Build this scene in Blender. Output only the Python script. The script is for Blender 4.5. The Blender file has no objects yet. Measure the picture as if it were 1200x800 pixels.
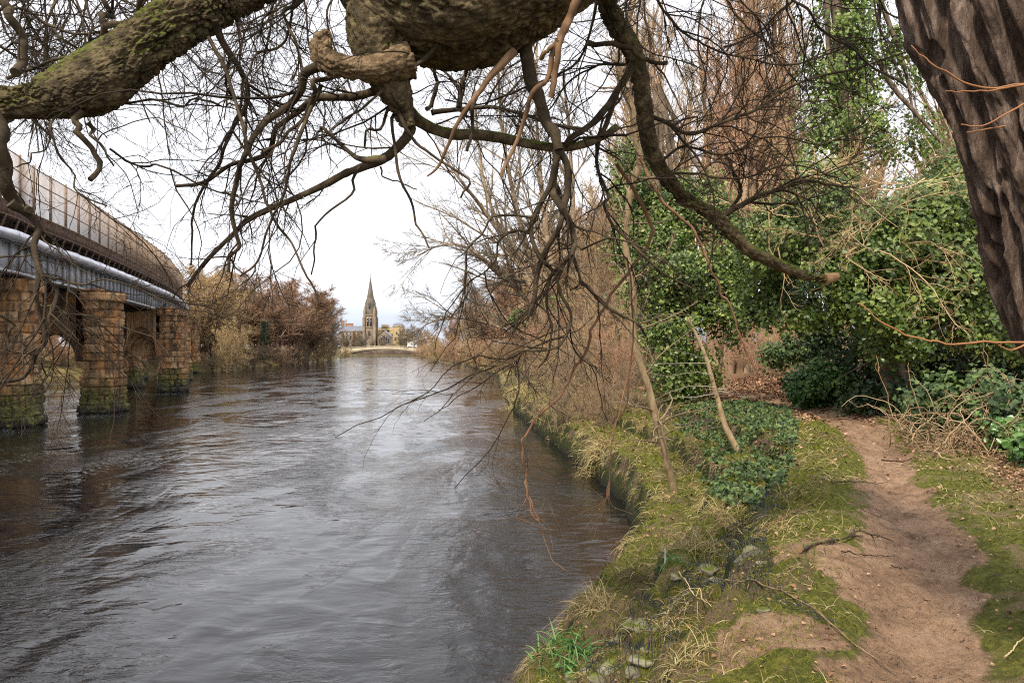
import bpy, math
import numpy as np
from mathutils import Vector
SC = bpy.context.scene
COL = SC.collection
F = 900.0; HOR = 407.0; EYE = 3.2
rng = np.random.default_rng(7)

def P(px, py, d):
    """point seen at that pixel of the photograph, d metres ahead"""
    return np.array([(px-600)/F*d, d, EYE+(HOR-py)/F*d])

# ---------------------------------------------------------------- noise
def _h(ix, iy, iz, seed):
    n = (ix*374761393 + iy*668265263 + iz*2147483647 + seed*1274126177) & 0xffffffff
    n = ((n ^ (n >> 13))*1274126177) & 0xffffffff
    n = (n ^ (n >> 16)) & 0xffffffff
    return n/4294967295.0
def vnoise(x, y, z, seed=0):
    x, y, z = np.broadcast_arrays(np.asarray(x, float), np.asarray(y, float), np.asarray(z, float))
    fx, fy, fz = np.floor(x), np.floor(y), np.floor(z)
    ix, iy, iz = fx.astype(np.int64), fy.astype(np.int64), fz.astype(np.int64)
    tx, ty, tz = x-fx, y-fy, z-fz
    tx = tx*tx*(3-2*tx); ty = ty*ty*(3-2*ty); tz = tz*tz*(3-2*tz)
    r = 0
    for a in (0, 1):
        wx = tx if a else 1-tx
        for b in (0, 1):
            wy = ty if b else 1-ty
            for c in (0, 1):
                wz = tz if c else 1-tz
                r = r + wx*wy*wz*_h(ix+a, iy+b, iz+c, seed)
    return r
def fbm(x, y, z=0.0, o=4, seed=0):
    r = 0; a = 1; s = 0; f = 1
    for k in range(o):
        r = r + a*vnoise(np.asarray(x)*f+k*17.3, np.asarray(y)*f+k*5.1, np.asarray(z)*f, seed+k); s += a; a *= .5; f *= 2.03
    return r/s
def sstep(a, b, x):
    t = np.clip((x-a)/(b-a), 0, 1); return t*t*(3-2*t)
def nrm(v):
    return v/np.maximum(np.linalg.norm(v, axis=-1, keepdims=True), 1e-9)

# ---------------------------------------------------------------- mesh collecting
class MB:
    def __init__(s):
        s.v = []; s.q = []; s.t = []; s.r = []; s.n = 0; s.qm = []; s.tm = []
    def add(s, v, q=None, t=None, r=None, m=0):
        v = np.asarray(v, float).reshape(-1, 3)
        if q is not None and len(q):
            q = np.asarray(q, np.int64).reshape(-1, 4); s.q.append(q+s.n); s.qm.append(np.full(len(q), m))
        if t is not None and len(t):
            t = np.asarray(t, np.int64).reshape(-1, 3); s.t.append(t+s.n); s.tm.append(np.full(len(t), m))
        s.v.append(v); s.r.append(np.zeros(len(v)) if r is None else np.asarray(r, float).reshape(-1)); s.n += len(v)
    def box(s, c, size, rz=0.0, m=0, axes=None):
        hx, hy, hz = [a/2 for a in size]
        v = np.array([[x, y, z] for x in (-hx, hx) for y in (-hy, hy) for z in (-hz, hz)])
        if axes is not None: v = v@np.array(axes)
        elif rz: v = v@np.array([[math.cos(rz), math.sin(rz), 0], [-math.sin(rz), math.cos(rz), 0], [0, 0, 1]])
        s.add(v+np.array(c), [[0, 1, 3, 2], [4, 6, 7, 5], [0, 4, 5, 1], [2, 3, 7, 6], [0, 2, 6, 4], [1, 5, 7, 3]], m=m)
    def beam(s, a, b, w, h, m=0):
        a = np.array(a, float); b = np.array(b, float); d = b-a; L = np.linalg.norm(d); d = d/L
        u = np.cross(d, [0, 0, 1.0]);
        if np.linalg.norm(u) < 1e-3: u = np.array([1.0, 0, 0])
        u = nrm(u); k = np.cross(u, d)
        s.box((a+b)/2, (L, w, h), axes=[d, u, k], m=m)
    def prism(s, poly, z0, z1, m=0, top=None):
        poly = np.asarray(poly, float); n = len(poly); tp = poly if top is None else np.asarray(top, float)
        v = np.vstack([np.c_[poly, np.full(n, z0)], np.c_[tp, np.full(n, z1)]])
        q = [[i, (i+1) % n, n+(i+1) % n, n+i] for i in range(n)]
        s.add(v, q, m=m)
        c = np.array([[*tp.mean(0), z1]]); s.add(np.vstack([v[n:], c]), t=[[i, (i+1) % n, n] for i in range(n)], m=m)
    def tubes(s, pts, rad, sides=3, m=0, rnd=None, cap=False):
        """pts (B,n,3), rad (B,n)"""
        pts = np.asarray(pts, float); rad = np.asarray(rad, float); B, n = rad.shape
        if B == 0: return
        T = np.empty_like(pts); T[:, 1:-1] = pts[:, 2:]-pts[:, :-2]; T[:, 0] = pts[:, 1]-pts[:, 0]; T[:, -1] = pts[:, -1]-pts[:, -2]
        T = nrm(T)
        ref = np.where(np.abs(T[:, 0, 2:3]) > .9, np.array([[1., 0, 0]]), np.array([[0, 0, 1.]]))
        U = np.empty_like(pts); U[:, 0] = nrm(np.cross(T[:, 0], ref))
        for i in range(1, n):
            u = U[:, i-1]; u = u-(u*T[:, i]).sum(1, keepdims=True)*T[:, i]; U[:, i] = nrm(u)
        V = np.cross(T, U)
        an = np.arange(sides)/sides*2*math.pi
        ring = pts[:, :, None, :]+rad[:, :, None, None]*(np.cos(an)[None, None, :, None]*U[:, :, None, :]+np.sin(an)[None, None, :, None]*V[:, :, None, :])
        base = (np.arange(B)*n*sides)[:, None, None]; i = np.arange(n-1)[None, :, None]; j = np.arange(sides)[None, None, :]; j2 = (j+1) % sides
        q = np.stack([base+i*sides+j, base+i*sides+j2, base+(i+1)*sides+j2, base+(i+1)*sides+j], -1).reshape(-1, 4)
        r = None if rnd is None else np.repeat(rnd, n*sides)
        if rnd is None: r = np.repeat(rng.random(B), n*sides)
        s.add(ring.reshape(-1, 3), q, r=r, m=m)
        if cap:
            for e in (0, n-1):
                v = np.concatenate([ring[:, e], pts[:, e:e+1]], 1)
                b = (np.arange(B)*(sides+1))[:, None]; jj = np.arange(sides)[None, :]
                t = np.stack([b+jj, b+(jj+1) % sides, np.broadcast_to(b+sides, (B, sides))], -1).reshape(-1, 3)
                s.add(v.reshape(-1, 3), t=t, m=m)
    def tube(s, pts, rad, sides=8, m=0, cap=True):
        s.tubes(np.asarray(pts)[None], np.asarray(rad)[None], sides, m, cap=cap)
    def build(s, name, mats, parent=None, smooth=True, loc=None):
        me = bpy.data.meshes.new(name)
        v = np.vstack(s.v); loops = []; tot = []; mi = []
        if loc is not None: v = v-np.array(loc)
        if s.q:
            q = np.vstack(s.q); loops.append(q.reshape(-1)); tot.append(np.full(len(q), 4)); mi.append(np.concatenate(s.qm))
        if s.t:
            t = np.vstack(s.t); loops.append(t.reshape(-1)); tot.append(np.full(len(t), 3)); mi.append(np.concatenate(s.tm))
        loops = np.concatenate(loops); tot = np.concatenate(tot); mi = np.concatenate(mi)
        me.vertices.add(len(v)); me.vertices.foreach_set('co', v.reshape(-1).astype(np.float32))
        me.loops.add(len(loops)); me.loops.foreach_set('vertex_index', loops.astype(np.int32))
        me.polygons.add(len(tot)); me.polygons.foreach_set('loop_start', np.concatenate([[0], np.cumsum(tot)[:-1]]).astype(np.int32))
        if smooth: me.polygons.foreach_set('use_smooth', np.ones(len(tot), bool))
        if not isinstance(mats, (list, tuple)): mats = [mats]
        for m in mats: me.materials.append(m)
        me.polygons.foreach_set('material_index', mi.astype(np.int32))
        a = me.attributes.new('rnd', 'FLOAT', 'POINT'); a.data.foreach_set('value', np.concatenate(s.r).astype(np.float32))
        me.update(calc_edges=True); me.validate()
        o = bpy.data.objects.new(name, me); COL.objects.link(o)
        if parent: o.parent = parent
        if loc is not None: o.location = loc
        return o

def tag(o, label=None, cat=None, group=None, kind=None):
    if label: o['label'] = label
    if cat: o['category'] = cat
    if group: o['group'] = group
    if kind: o['kind'] = kind
    return o
def empty(name, loc, label, cat, group=None, rz=0):
    o = bpy.data.objects.new(name, None); COL.objects.link(o); o.location = loc; o.rotation_euler.z = rz; o.empty_display_size = .2
    return tag(o, label, cat, group)
def copy_tree(o, loc, rz, sc, label, group=None, mats=None):
    r = o.copy(); COL.objects.link(r); r.location = loc; r.rotation_euler.z = rz; r.scale = sc; r['label'] = label
    if group: r['group'] = group
    for ch in list(o.children):
        c = ch.copy(); COL.objects.link(c); c.parent = r
        if mats and ch.name.split('.')[0] in mats:
            c.material_slots[0].link = 'OBJECT'; c.material_slots[0].material = mats[ch.name.split('.')[0]]
    return r

# ---------------------------------------------------------------- materials
def newmat(name):
    m = bpy.data.materials.new(name); m.use_nodes = True; nt = m.node_tree; b = nt.nodes['Principled BSDF']
    return m, nt, nt.nodes, nt.links, b
def ramp(nt, fac, cols, pos=None):
    r = nt.nodes.new('ShaderNodeValToRGB'); e = r.color_ramp.elements
    n = len(cols); pos = pos or [.3+.4*i/(n-1) for i in range(n)]
    while len(e) < n: e.new(.5)
    for i, c in enumerate(cols): e[i].position = pos[i]; e[i].color = (*c, 1)
    nt.links.new(fac, r.inputs[0]); return r.outputs[0]
def noise(nt, vec, scale, detail=4, rough=.6, dist=0):
    n = nt.nodes.new('ShaderNodeTexNoise'); n.inputs['Scale'].default_value = scale; n.inputs['Detail'].default_value = detail
    n.inputs['Roughness'].default_value = rough; n.inputs['Distortion'].default_value = dist
    if vec is not None: nt.links.new(vec, n.inputs['Vector'])
    return n.outputs['Fac']
def mapping(nt, scale=(1, 1, 1), src='Position'):
    if src == 'Position': o = nt.nodes.new('ShaderNodeNewGeometry').outputs['Position']
    else: o = nt.nodes.new('ShaderNodeTexCoord').outputs[src]
    mp = nt.nodes.new('ShaderNodeMapping'); mp.inputs['Scale'].default_value = scale
    nt.links.new(o, mp.inputs[0]); return mp.outputs[0]
def mathn(nt, op, a, b=None, clamp=False):
    n = nt.nodes.new('ShaderNodeMath'); n.operation = op; n.use_clamp = clamp
    for k, x in ((0, a), (1, b)):
        if x is None: continue
        if isinstance(x, (int, float)): n.inputs[k].default_value = x
        else: nt.links.new(x, n.inputs[k])
    return n.outputs[0]
def mixc(nt, fac, a, b, mode='MIX'):
    n = nt.nodes.new('ShaderNodeMix'); n.data_type = 'RGBA'; n.blend_type = mode
    for k, x in ((0, fac), (6, a), (7, b)):
        if isinstance(x, tuple): n.inputs[k].default_value = (*x, 1)
        elif isinstance(x, (int, float)): n.inputs[k].default_value = x
        else: nt.links.new(x, n.inputs[k])
    return n.outputs[2]
def attr(nt, name):
    n = nt.nodes.new('ShaderNodeAttribute'); n.attribute_name = name; return n.outputs['Fac']
def bump(nt, b, h, strength=.5, dist=.02):
    n = nt.nodes.new('ShaderNodeBump'); n.inputs['Strength'].default_value = strength; n.inputs['Distance'].default_value = dist
    nt.links.new(h, n.inputs['Height']); nt.links.new(n.outputs[0], b.inputs['Normal'])
def SM(name, cols, scale=3, rough=.9, bs=30, bstr=.3, bdist=.02, stretch=(1, 1, 1), spec=.25, src='Position', rndmix=0.0, moss=None, metal=0, trans=0):
    """simple mottled material; rndmix mixes the per-vertex random value in, moss=(colour, amount) grows on upward faces"""
    m, nt, N, L, b = newmat(name)
    v = mapping(nt, stretch, src)
    f = noise(nt, v, scale, 5, .65)
    if rndmix:
        f = mathn(nt, 'ADD', mathn(nt, 'MULTIPLY', f, 1-rndmix), mathn(nt, 'MULTIPLY', attr(nt, 'rnd'), rndmix))
        c = ramp(nt, f, cols, [.2+.6*i/(len(cols)-1) for i in range(len(cols))])
    else: c = ramp(nt, f, cols)
    if moss:
        g = N.new('ShaderNodeNewGeometry'); sp = N.new('ShaderNodeSeparateXYZ'); L.new(g.outputs['Normal'], sp.inputs[0])
        mf = mathn(nt, 'ADD', sp.outputs['Z'], mathn(nt, 'MULTIPLY', mathn(nt, 'SUBTRACT', noise(nt, v, moss[2] if len(moss) > 2 else 6, 5), .5), 2.4))
        mf = mathn(nt, 'MULTIPLY', mathn(nt, 'SUBTRACT', mf, 1-moss[1]), 2.5, True)
        mc = ramp(nt, noise(nt, v, 25, 3), [tuple(x*.55 for x in moss[0]), moss[0]])
        c = mixc(nt, mf, c, mc)
    L.new(c, b.inputs['Base Color']); b.inputs['Roughness'].default_value = rough
    b.inputs['Specular IOR Level'].default_value = spec; b.inputs['Metallic'].default_value = metal
    if bstr: bump(nt, b, noise(nt, v, bs, 5, .7), bstr, bdist)
    if trans:
        t = N.new('ShaderNodeBsdfTranslucent'); L.new(c, t.inputs[0]); mx = N.new('ShaderNodeMixShader'); mx.inputs[0].default_value = trans
        L.new(b.outputs[0], mx.inputs[1]); L.new(t.outputs[0], mx.inputs[2]); L.new(mx.outputs[0], N['Material Output'].inputs[0])
    return m

# ---------------------------------------------------------------- splines and growing
def spline(ctrl, n):
    """Catmull-Rom through ctrl (k,m) -> (n,m)"""
    c = np.asarray(ctrl, float); k = len(c)
    if k == 2: return c[0]+(c[1]-c[0])*np.linspace(0, 1, n)[:, None]
    e = np.vstack([2*c[0]-c[1], c, 2*c[-1]-c[-2]])
    t = np.linspace(0, k-1, n); i = np.minimum(t.astype(int), k-2); f = (t-i)[:, None]
    p0, p1, p2, p3 = e[i], e[i+1], e[i+2], e[i+3]
    return .5*((2*p1)+(-p0+p2)*f+(2*p0-5*p1+4*p2-p3)*f*f+(-p0+3*p1-3*p2+p3)*f**3)
def growl(P0, D, L, R0, R1, n, wander, trop, rg, tropv=(0, 0, 1.)):
    """grow B branches of n segments at once"""
    B = len(P0); pts = np.empty((B, n+1, 3)); pts[:, 0] = P0; D = nrm(D); tv = np.array(tropv)
    bend = rg.normal(0, 1, (B, 3))*wander*.28
    for i in range(n):
        D = nrm(D+rg.normal(0, wander, (B, 3))+bend+trop*tv)
        pts[:, i+1] = pts[:, i]+D*(L/n)[:, None]
    t = np.linspace(0, 1, n+1)[None]
    rad = R0[:, None]*(1-t)+R1[:, None]*t
    return pts, rad
def kids(pts, rad, L, per, tmin, tmax, ang, asd, lf, rg, rf=.7, up=0.0, minr=0, fwd=0):
    B, n1, _ = pts.shape; n = n1-1
    cnt = rg.poisson(np.broadcast_to(per, (B,)));
    idx = np.repeat(np.arange(B), cnt); K = len(idx)
    t = rg.uniform(tmin, tmax, K); x = t*n; i = np.minimum(x.astype(int), n-1); f = (x-i)
    a, b = pts[idx, i], pts[idx, i+1]; p = a+(b-a)*f[:, None]; d = nrm(b-a)
    r = rad[idx, i]*(1-f)+rad[idx, i+1]*f
    q = nrm(np.cross(d, rg.normal(0, 1, (K, 3))))
    if up: q = nrm(q+np.array([0, 0, up]))
    an = rg.normal(ang, asd, K)[:, None]
    D = nrm(d*np.cos(an)+q*np.sin(an))
    ll = L[idx]*lf*(1-.55*t)*rg.uniform(.5, 1.3, K)
    return p, D, ll, np.maximum(r*rf, minr)
def leaves(mb, pos, nor, size, rg, kind='kite', fold=.25, m=0, long=1.3):
    """leaf shapes: pos (N,3), nor (N,3), size (N)"""
    N_ = len(pos); nor = nrm(nor); a = nrm(np.cross(nor, rg.normal(0, 1, (N_, 3)))); b = np.cross(nor, a); s = size[:, None]
    base = pos-a*s*long*.5; tip = pos+a*s*long*.5-nor*s*.12
    mid = pos-nor*s*0; l = pos-a*s*.1+b*s*.5+nor*s*fold; r = pos-a*s*.1-b*s*.5+nor*s*fold
    v = np.stack([base, l, tip, r, mid], 1).reshape(-1, 3); k = (np.arange(N_)*5)[:, None]
    q = np.concatenate([k+np.array([[0, 4, 1, 1]]), k], 1)
    t = np.concatenate([k+np.array([[0, 4, 1]]), k+np.array([[4, 2, 1]]), k+np.array([[0, 3, 4]]), k+np.array([[4, 3, 2]])], 0)
    mb.add(v, t=t, r=np.repeat(rg.random(N_), 5), m=m)
def blades(mb, pos, D, L, w, droop, rg, m=0, seg=3):
    """grass blades: tapering bent strips"""
    N_ = len(pos); D = nrm(D); p = pos.copy(); side = nrm(np.cross(D, rg.normal(0, 1, (N_, 3))))
    rows = []
    for i in range(seg+1):
        ww = (w*(1-(i/seg)**1.5)+w*.06)[:, None]*.5
        rows += [p-side*ww, p+side*ww]
        D = nrm(D-np.array([0, 0, 1.])*droop[:, None]/seg); p = p+D*(L/seg)[:, None]
    v = np.stack(rows, 1).reshape(-1, 3); k = (np.arange(N_)*2*(seg+1))[:, None, None]; i = np.arange(seg)[None, :, None]*2
    q = (k+i+np.array([0, 1, 3, 2])[None, None]).reshape(-1, 4)
    mb.add(v, q, r=np.repeat(rg.random(N_), 2*(seg+1)), m=m)
# ================================================================ terrain
EY = [-40, -5, 0, 3.5, 7.3, 9.8, 12.4, 16, 20, 28, 39.5, 60, 87, 150, 260, 320]
EX = [-5, -2.6, -2.2, -.95, .42, 1.33, 2.08, 2.3, 1.95, 1.1, 0, -1, -1.6, -10, -31, -42]
def edge(Y): return np.interp(Y, EY, EX)
PY = [-40, -5, 0, 3.66, 4.9, 7.46, 11.7, 15.5, 18.5, 22, 28, 40, 80, 320]
PX = [-6, -1, .4, 1.96, 2.62, 3.8, 5.65, 7.0, 7.6, 7.6, 7.3, 8.5, 10, 12]
def pathx(Y): return np.interp(Y, PY, PX)
def pathw(Y): return np.interp(Y, [0, 3.6, 5.5, 7.5, 12, 18, 26], [.35, .35, .40, .33, .34, .6, .75])
def terr(X, Y):
    X = np.asarray(X, float); Y = np.asarray(Y, float)
    n1 = fbm(X*.9, Y*.9, 3.3, 3, 11); n2 = fbm(X*5, Y*5, 1.1, 3, 5)
    u = X-edge(Y)+(n1-.5)*.5*sstep(.2, 1, X-edge(Y))+(fbm(X*3, Y*3, 7.7, 2, 23)-.5)*.25
    w = np.interp(Y, [3, 7, 12, 40], [2.3, 2.5, 3.4, 4])
    t = np.clip(u/w, 0, 1)
    rp = 1.55*(1-(1-t)**1.5)
    k = np.floor(t*4*.9999); f = t*4-k
    t3 = np.clip((u-.12)/(w-.12), 0, 1); k = np.floor(t3*3*.9999); f = t3*3-k
    st = .42*sstep(0, .09, u)+(k*(t3 > 0)+sstep(0, .11, f)*.82+.18*f)/3*1.15
    mx = np.interp(Y, [4, 7, 38, 52], [.3, 1, 1, 0])
    z = rp*(1-mx)+st*mx
    hump = 4*t*(1-t)
    z = z+hump*(n2-.5)*.34+hump*(fbm(X*1.9, Y*1.9, 8.8, 2, 14)-.5)*.22+(n1-.5)*.22*np.clip(u/.6, 0, 1)
    z = z+(fbm(X*14, Y*14, 2.2, 2, 9)-.5)*.085*np.clip(u/.3, 0, 1)+(fbm(X*6, Y*6, 6.2, 2, 19)-.5)*.06*np.clip(u/.3, 0, 1)*np.exp(-((X-pathx(Y))/.9)**2)
    z = np.where(u < 0, np.interp(-u, [0, .12, .6], [0, -.35, -.8]), z+.05)
    px = pathx(Y); dp = X-px
    z = z+np.clip(u-w, 0, 1)*0+np.interp(Y, [40, 100, 300], [0, .6, .6])*np.clip(u/3, 0, 1)
    z = z+.12*np.clip(dp-1.4, 0, 14)*sstep(4, 12, Y)
    z = z+.035*sstep(.45, .62, fbm(X*1.6, Y*1.6, 5, 4, 41))*(.4+fbm(X*7, Y*7, 3, 2, 66))*np.clip(u/.3, 0, 1)*sstep(.8, 1.4, np.abs(dp)/pathw(Y))
    z = z-.09*np.exp(-(dp/(pathw(Y)*1.1))**2)*(u > w*.5)+.05*np.exp(-((dp+pathw(Y)*1.7)/.35)**2)*(u > w*.5)
    return z
def G(px, py, lift=0.0):
    """where the sight line of that pixel meets the bank"""
    d = np.exp(np.linspace(math.log(2.2), math.log(200), 1400)); X = (px-600)/F*d; Z = EYE+(HOR-py)/F*d
    zt = terr(X, d)
    zt = np.where(X-edge(d) < 0, 0, zt)
    i = np.argmax(Z <= zt); return np.array([X[i], d[i], zt[i]+lift])

ys = np.concatenate([np.arange(-12, 2.2, .35), np.exp(np.arange(math.log(2.2), math.log(48), .0072)), np.exp(np.arange(math.log(48.5), math.log(330), .03))])
us = np.concatenate([[-1.2, -.6, -.3], np.arange(-.15, 8.2, .036), 8.2+np.cumsum(np.exp(np.linspace(math.log(.05), math.log(60), 70)))])
UU, YY = np.meshgrid(us, ys); XX = UU+edge(YY); ZZ = terr(XX, YY)
nu = len(us); ny = len(ys)
dp = np.abs(XX-pathx(YY)); pn = fbm(XX*2.2, YY*2.2, 0, 4, 31)
dirt = 1-sstep(.65, 1.5, dp/pathw(YY)+(pn-.5)*1.5)
ct = sstep(22, 18, YY)*sstep(15.5, 17.5, YY)*sstep(3.4, 1.5, dp)
dirt = np.maximum(dirt, ct*.9)
leftpatch = np.exp(-((XX-1.45)/.38)**2-((YY-4.3)/.55)**2)+np.exp(-((XX-2.35)/.4)**2-((YY-5.6)/.9)**2)
dirt = np.maximum(dirt, .9*sstep(.5, .8, leftpatch+(pn-.5)*1.3))
wN = np.interp(YY, [3, 7, 12, 40], [2.3, 2.5, 3.4, 4]); tN = np.clip(UU/wN, 0, 1)
moss = sstep(.44, .60, .62*fbm(XX*1.6, YY*1.6, 5, 4, 41)+.38*fbm(XX*7, YY*7, 5, 2, 43)+.02+.08*(tN < .99)+.14*sstep(1.6, .5, dp)-.045*(XX > pathx(YY)+.5)-.1*sstep(12, 30, YY))
moss = moss*(1-dirt)
litter = sstep(.3, 1.5, XX-pathx(YY)-pathw(YY))*sstep(5, 9, YY)+sstep(14, 20, YY)*(tN > .99)
litter = np.clip(litter, 0, 1)*sstep(.35, .6, fbm(XX*2.5, YY*2.5, 9, 3, 51)+.2)
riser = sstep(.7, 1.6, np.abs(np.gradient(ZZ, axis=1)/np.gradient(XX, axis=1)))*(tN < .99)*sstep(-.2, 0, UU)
grad = np.abs(np.gradient(ZZ, axis=1)/np.gradient(XX, axis=1))
earth = sstep(.44, .58, fbm(XX*3.3, YY*3.3, 4, 4, 61))*(tN < .99)*sstep(.0, .1, UU)*.5
V = np.stack([XX, YY, ZZ], -1).reshape(-1, 3)
idx = np.arange(nu*ny).reshape(ny, nu); Q = np.stack([idx[:-1, :-1], idx[:-1, 1:], idx[1:, 1:], idx[1:, :-1]], -1)
dq = (dirt[:-1, :-1]+dirt[1:, 1:]+dirt[:-1, 1:]+dirt[1:, :-1])/4
onpath = (np.abs(XX-pathx(YY)) < pathw(YY)*1.25)[:-1, :-1] & (YY[:-1, :-1] < 34) & (dq > .4)
def gmat():
    m, nt, N, L, b = newmat('bank_ground')
    v = mapping(nt)
    n1 = noise(nt, v, 3, 6, .65); n2 = noise(nt, v, 22, 5, .7); n3 = noise(nt, v, 120, 4, .7)
    grass = ramp(nt, n3, [(.08, .065, .03), (.20, .155, .07), (.36, .27, .14)])
    mo = ramp(nt, n2, [(.045, .05, .012), (.12, .125, .02), (.25, .235, .05)])
    di = ramp(nt, mathn(nt, 'ADD', mathn(nt, 'MULTIPLY', n1, .6), mathn(nt, 'MULTIPLY', n2, .4)), [(.13, .08, .05), (.36, .225, .138), (.51, .345, .225)], [.34, .5, .64])
    di = mixc(nt, ramp(nt, n3, [(0, 0, 0), (1, 1, 1)], [.56, .66]), di, (.07, .04, .025))
    li = ramp(nt, n3, [(.08, .05, .03), (.25, .145, .08), (.42, .28, .17)])
    ea = ramp(nt, n3, [(.05, .03, .02), (.16, .10, .07), (.33, .21, .16)])
    def at(nm, s=1.3, k=4): return mathn(nt, 'ADD', mathn(nt, 'MULTIPLY', mathn(nt, 'ADD', mathn(nt, 'SUBTRACT', attr(nt, nm), .5), mathn(nt, 'ADD', mathn(nt, 'MULTIPLY', mathn(nt, 'SUBTRACT', n2, .5), s), mathn(nt, 'MULTIPLY', mathn(nt, 'SUBTRACT', n3, .5), s))), k), .5, True)
    c = mixc(nt, at('moss'), grass, mo)
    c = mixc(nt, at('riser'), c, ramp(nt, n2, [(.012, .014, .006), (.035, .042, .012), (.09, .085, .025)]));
    c = mixc(nt, at('litter'), c, li); c = mixc(nt, at('earth'), c, ea); c = mixc(nt, at('dirt', .9, 5), c, di)
    gm = N.new('ShaderNodeNewGeometry'); sp = N.new('ShaderNodeSeparateXYZ'); L.new(gm.outputs['Position'], sp.inputs[0])
    wet = mathn(nt, 'MULTIPLY', mathn(nt, 'SUBTRACT', .34, mathn(nt, 'ADD', sp.outputs['Z'], mathn(nt, 'MULTIPLY', n2, .2))), 6, True)
    c = mixc(nt, wet, c, (.022, .022, .012))
    L.new(c, b.inputs['Base Color']); b.inputs['Roughness'].default_value = .93; b.inputs['Specular IOR Level'].default_value = .2
    h = mathn(nt, 'ADD', mathn(nt, 'MULTIPLY', n2, 1.0), mathn(nt, 'MULTIPLY', n3, .5))
    bump(nt, b, h, 1.0, .045)
    return m
GM = gmat()
def steep(X, Y): return np.abs(terr(X+.03, Y)-terr(X-.03, Y))/.06
def gridobj(name, faces):
    us_, inv = np.unique(faces.reshape(-1), return_inverse=True)
    mb = MB(); mb.add(V[us_], inv.reshape(-1, 4)); o = mb.build(name, GM)
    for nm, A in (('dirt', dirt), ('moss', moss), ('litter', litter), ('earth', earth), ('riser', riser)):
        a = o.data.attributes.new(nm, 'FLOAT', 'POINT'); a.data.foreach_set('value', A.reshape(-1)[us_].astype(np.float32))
    return tag(o, kind='structure')
gridobj('riverbank', Q[~onpath]); gridobj('footpath', Q[onpath])

# left bank and the far land
LY = [-40, 40, 60, 74, 96, 125, 160, 221, 288, 330]
LX = [-75, -56, -50, -45, -40.5, -42.0, -44.5, -50, -62, -70]
def ledge(Y): return np.interp(Y, LY, LX)
ys2 = np.concatenate([np.arange(-40, 50, 4), np.arange(50, 150, .8), np.arange(150, 321, 4)])
us2 = np.concatenate([[-.6, -.2], np.arange(0, 12, .35), 12+np.cumsum(np.exp(np.linspace(math.log(.6), math.log(220), 34)))])
UL, YL = np.meshgrid(us2, ys2); XL = ledge(YL)-UL+(fbm(YL*.3, UL*0, 0, 3, 3)-.5)*3
def lterr(X, Y):
    u = ledge(Y)-X
    z = np.interp(u, [-1, 0, 1.2, 5, 14], [-.8, .05, .7, 1.7, 2.4])+(fbm(X*.6, Y*.6, 0, 4, 8)-.5)*1.1*np.clip(u/2, 0, 1); return z
ZL = lterr(XL, YL)
i2 = np.arange(XL.size).reshape(XL.shape); mb = MB()
mb.add(np.stack([XL, YL, ZL], -1).reshape(-1, 3), np.stack([i2[:-1, :-1], i2[1:, :-1], i2[1:, 1:], i2[:-1, 1:]], -1).reshape(-1, 4))
GL = SM('rough_bank', [(.05, .045, .02), (.17, .13, .05), (.30, .22, .10)], .8, bs=6, bstr=.6, bdist=.2)
tag(mb.build('left_bank', GL), kind='structure')
mb = MB(); ysf = np.array([300, 304, 312, 340, 400, 600, 1200, 4000.]); zf = np.array([-1, 1.2, 2.0, 2.1, 2.2, 3, 5, 5.])
xs = np.linspace(-2500, 2500, 60); XF, YF = np.meshgrid(xs, ysf); ZF = np.repeat(zf[:, None], 60, 1)
i3 = np.arange(XF.size).reshape(XF.shape)
mb.add(np.stack([XF, YF, ZF], -1).reshape(-1, 3), np.stack([i3[:-1, :-1], i3[:-1, 1:], i3[1:, 1:], i3[1:, :-1]], -1).reshape(-1, 4))
tag(mb.build('far_land', SM('far_land', [(.06, .06, .03), (.12, .11, .05), (.2, .17, .09)], .05, bstr=0)), kind='structure')

# ---------------------------------------------------------------- river
def watermat():
    m, nt, N, L, b = newmat('river_water')
    v = mapping(nt, (1, .75, 1))
    rough_area = noise(nt, mapping(nt, (.35, .16, 1)), 1, 4, .6, .6)
    ra = mathn(nt, 'MULTIPLY', mathn(nt, 'SUBTRACT', rough_area, .46), 5.5, True)
    w1 = noise(nt, mapping(nt, (.8, 1.3, 1)), 1.0, 2, .5, 1.0); w2 = noise(nt, mapping(nt, (.62, 1.25, 1)), 4.2, 3, .6, 1.3); w3 = noise(nt, mapping(nt, (.7, 1.1, 1)), 15, 4, .65, .8)
    h = mathn(nt, 'ADD', mathn(nt, 'MULTIPLY', w1, .30), mathn(nt, 'ADD', mathn(nt, 'MULTIPLY', mathn(nt, 'MULTIPLY', w2, .40), mathn(nt, 'ADD', ra, .12)), mathn(nt, 'MULTIPLY', mathn(nt, 'MULTIPLY', w3, .06), mathn(nt, 'ADD', mathn(nt, 'MULTIPLY', ra, 1.1), .05))))
    bump(nt, b, h, .46, .20)
    at = attr(nt, 'shallow')
    c = mixc(nt, at, (.006, .006, .007), (.13, .055, .02))
    foam = attr(nt, 'foam'); fz = mathn(nt, 'MULTIPLY', mathn(nt, 'SUBTRACT', noise(nt, v, 9, 5, .75), .53), 9, True)
    c = mixc(nt, mathn(nt, 'MULTIPLY', foam, fz), c, (.75, .76, .78))
    L.new(c, b.inputs['Base Color']); b.inputs['Roughness'].default_value = .035; b.inputs['IOR'].default_value = 1.39
    b.inputs['Specular IOR Level'].default_value = .5
    return m
wy = np.concatenate([np.arange(-40, 4, 4), np.exp(np.arange(math.log(4.1), math.log(60), .009)), np.exp(np.arange(math.log(60.5), math.log(303), .02))])
a0 = np.linspace(0, 1, 330); WX = (edge(wy)+.6)[:, None]+((ledge(wy)-4)-(edge(wy)+.6))[:, None]*(a0[None, :]**1.6); WY = np.repeat(wy[:, None], 330, 1)
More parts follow.
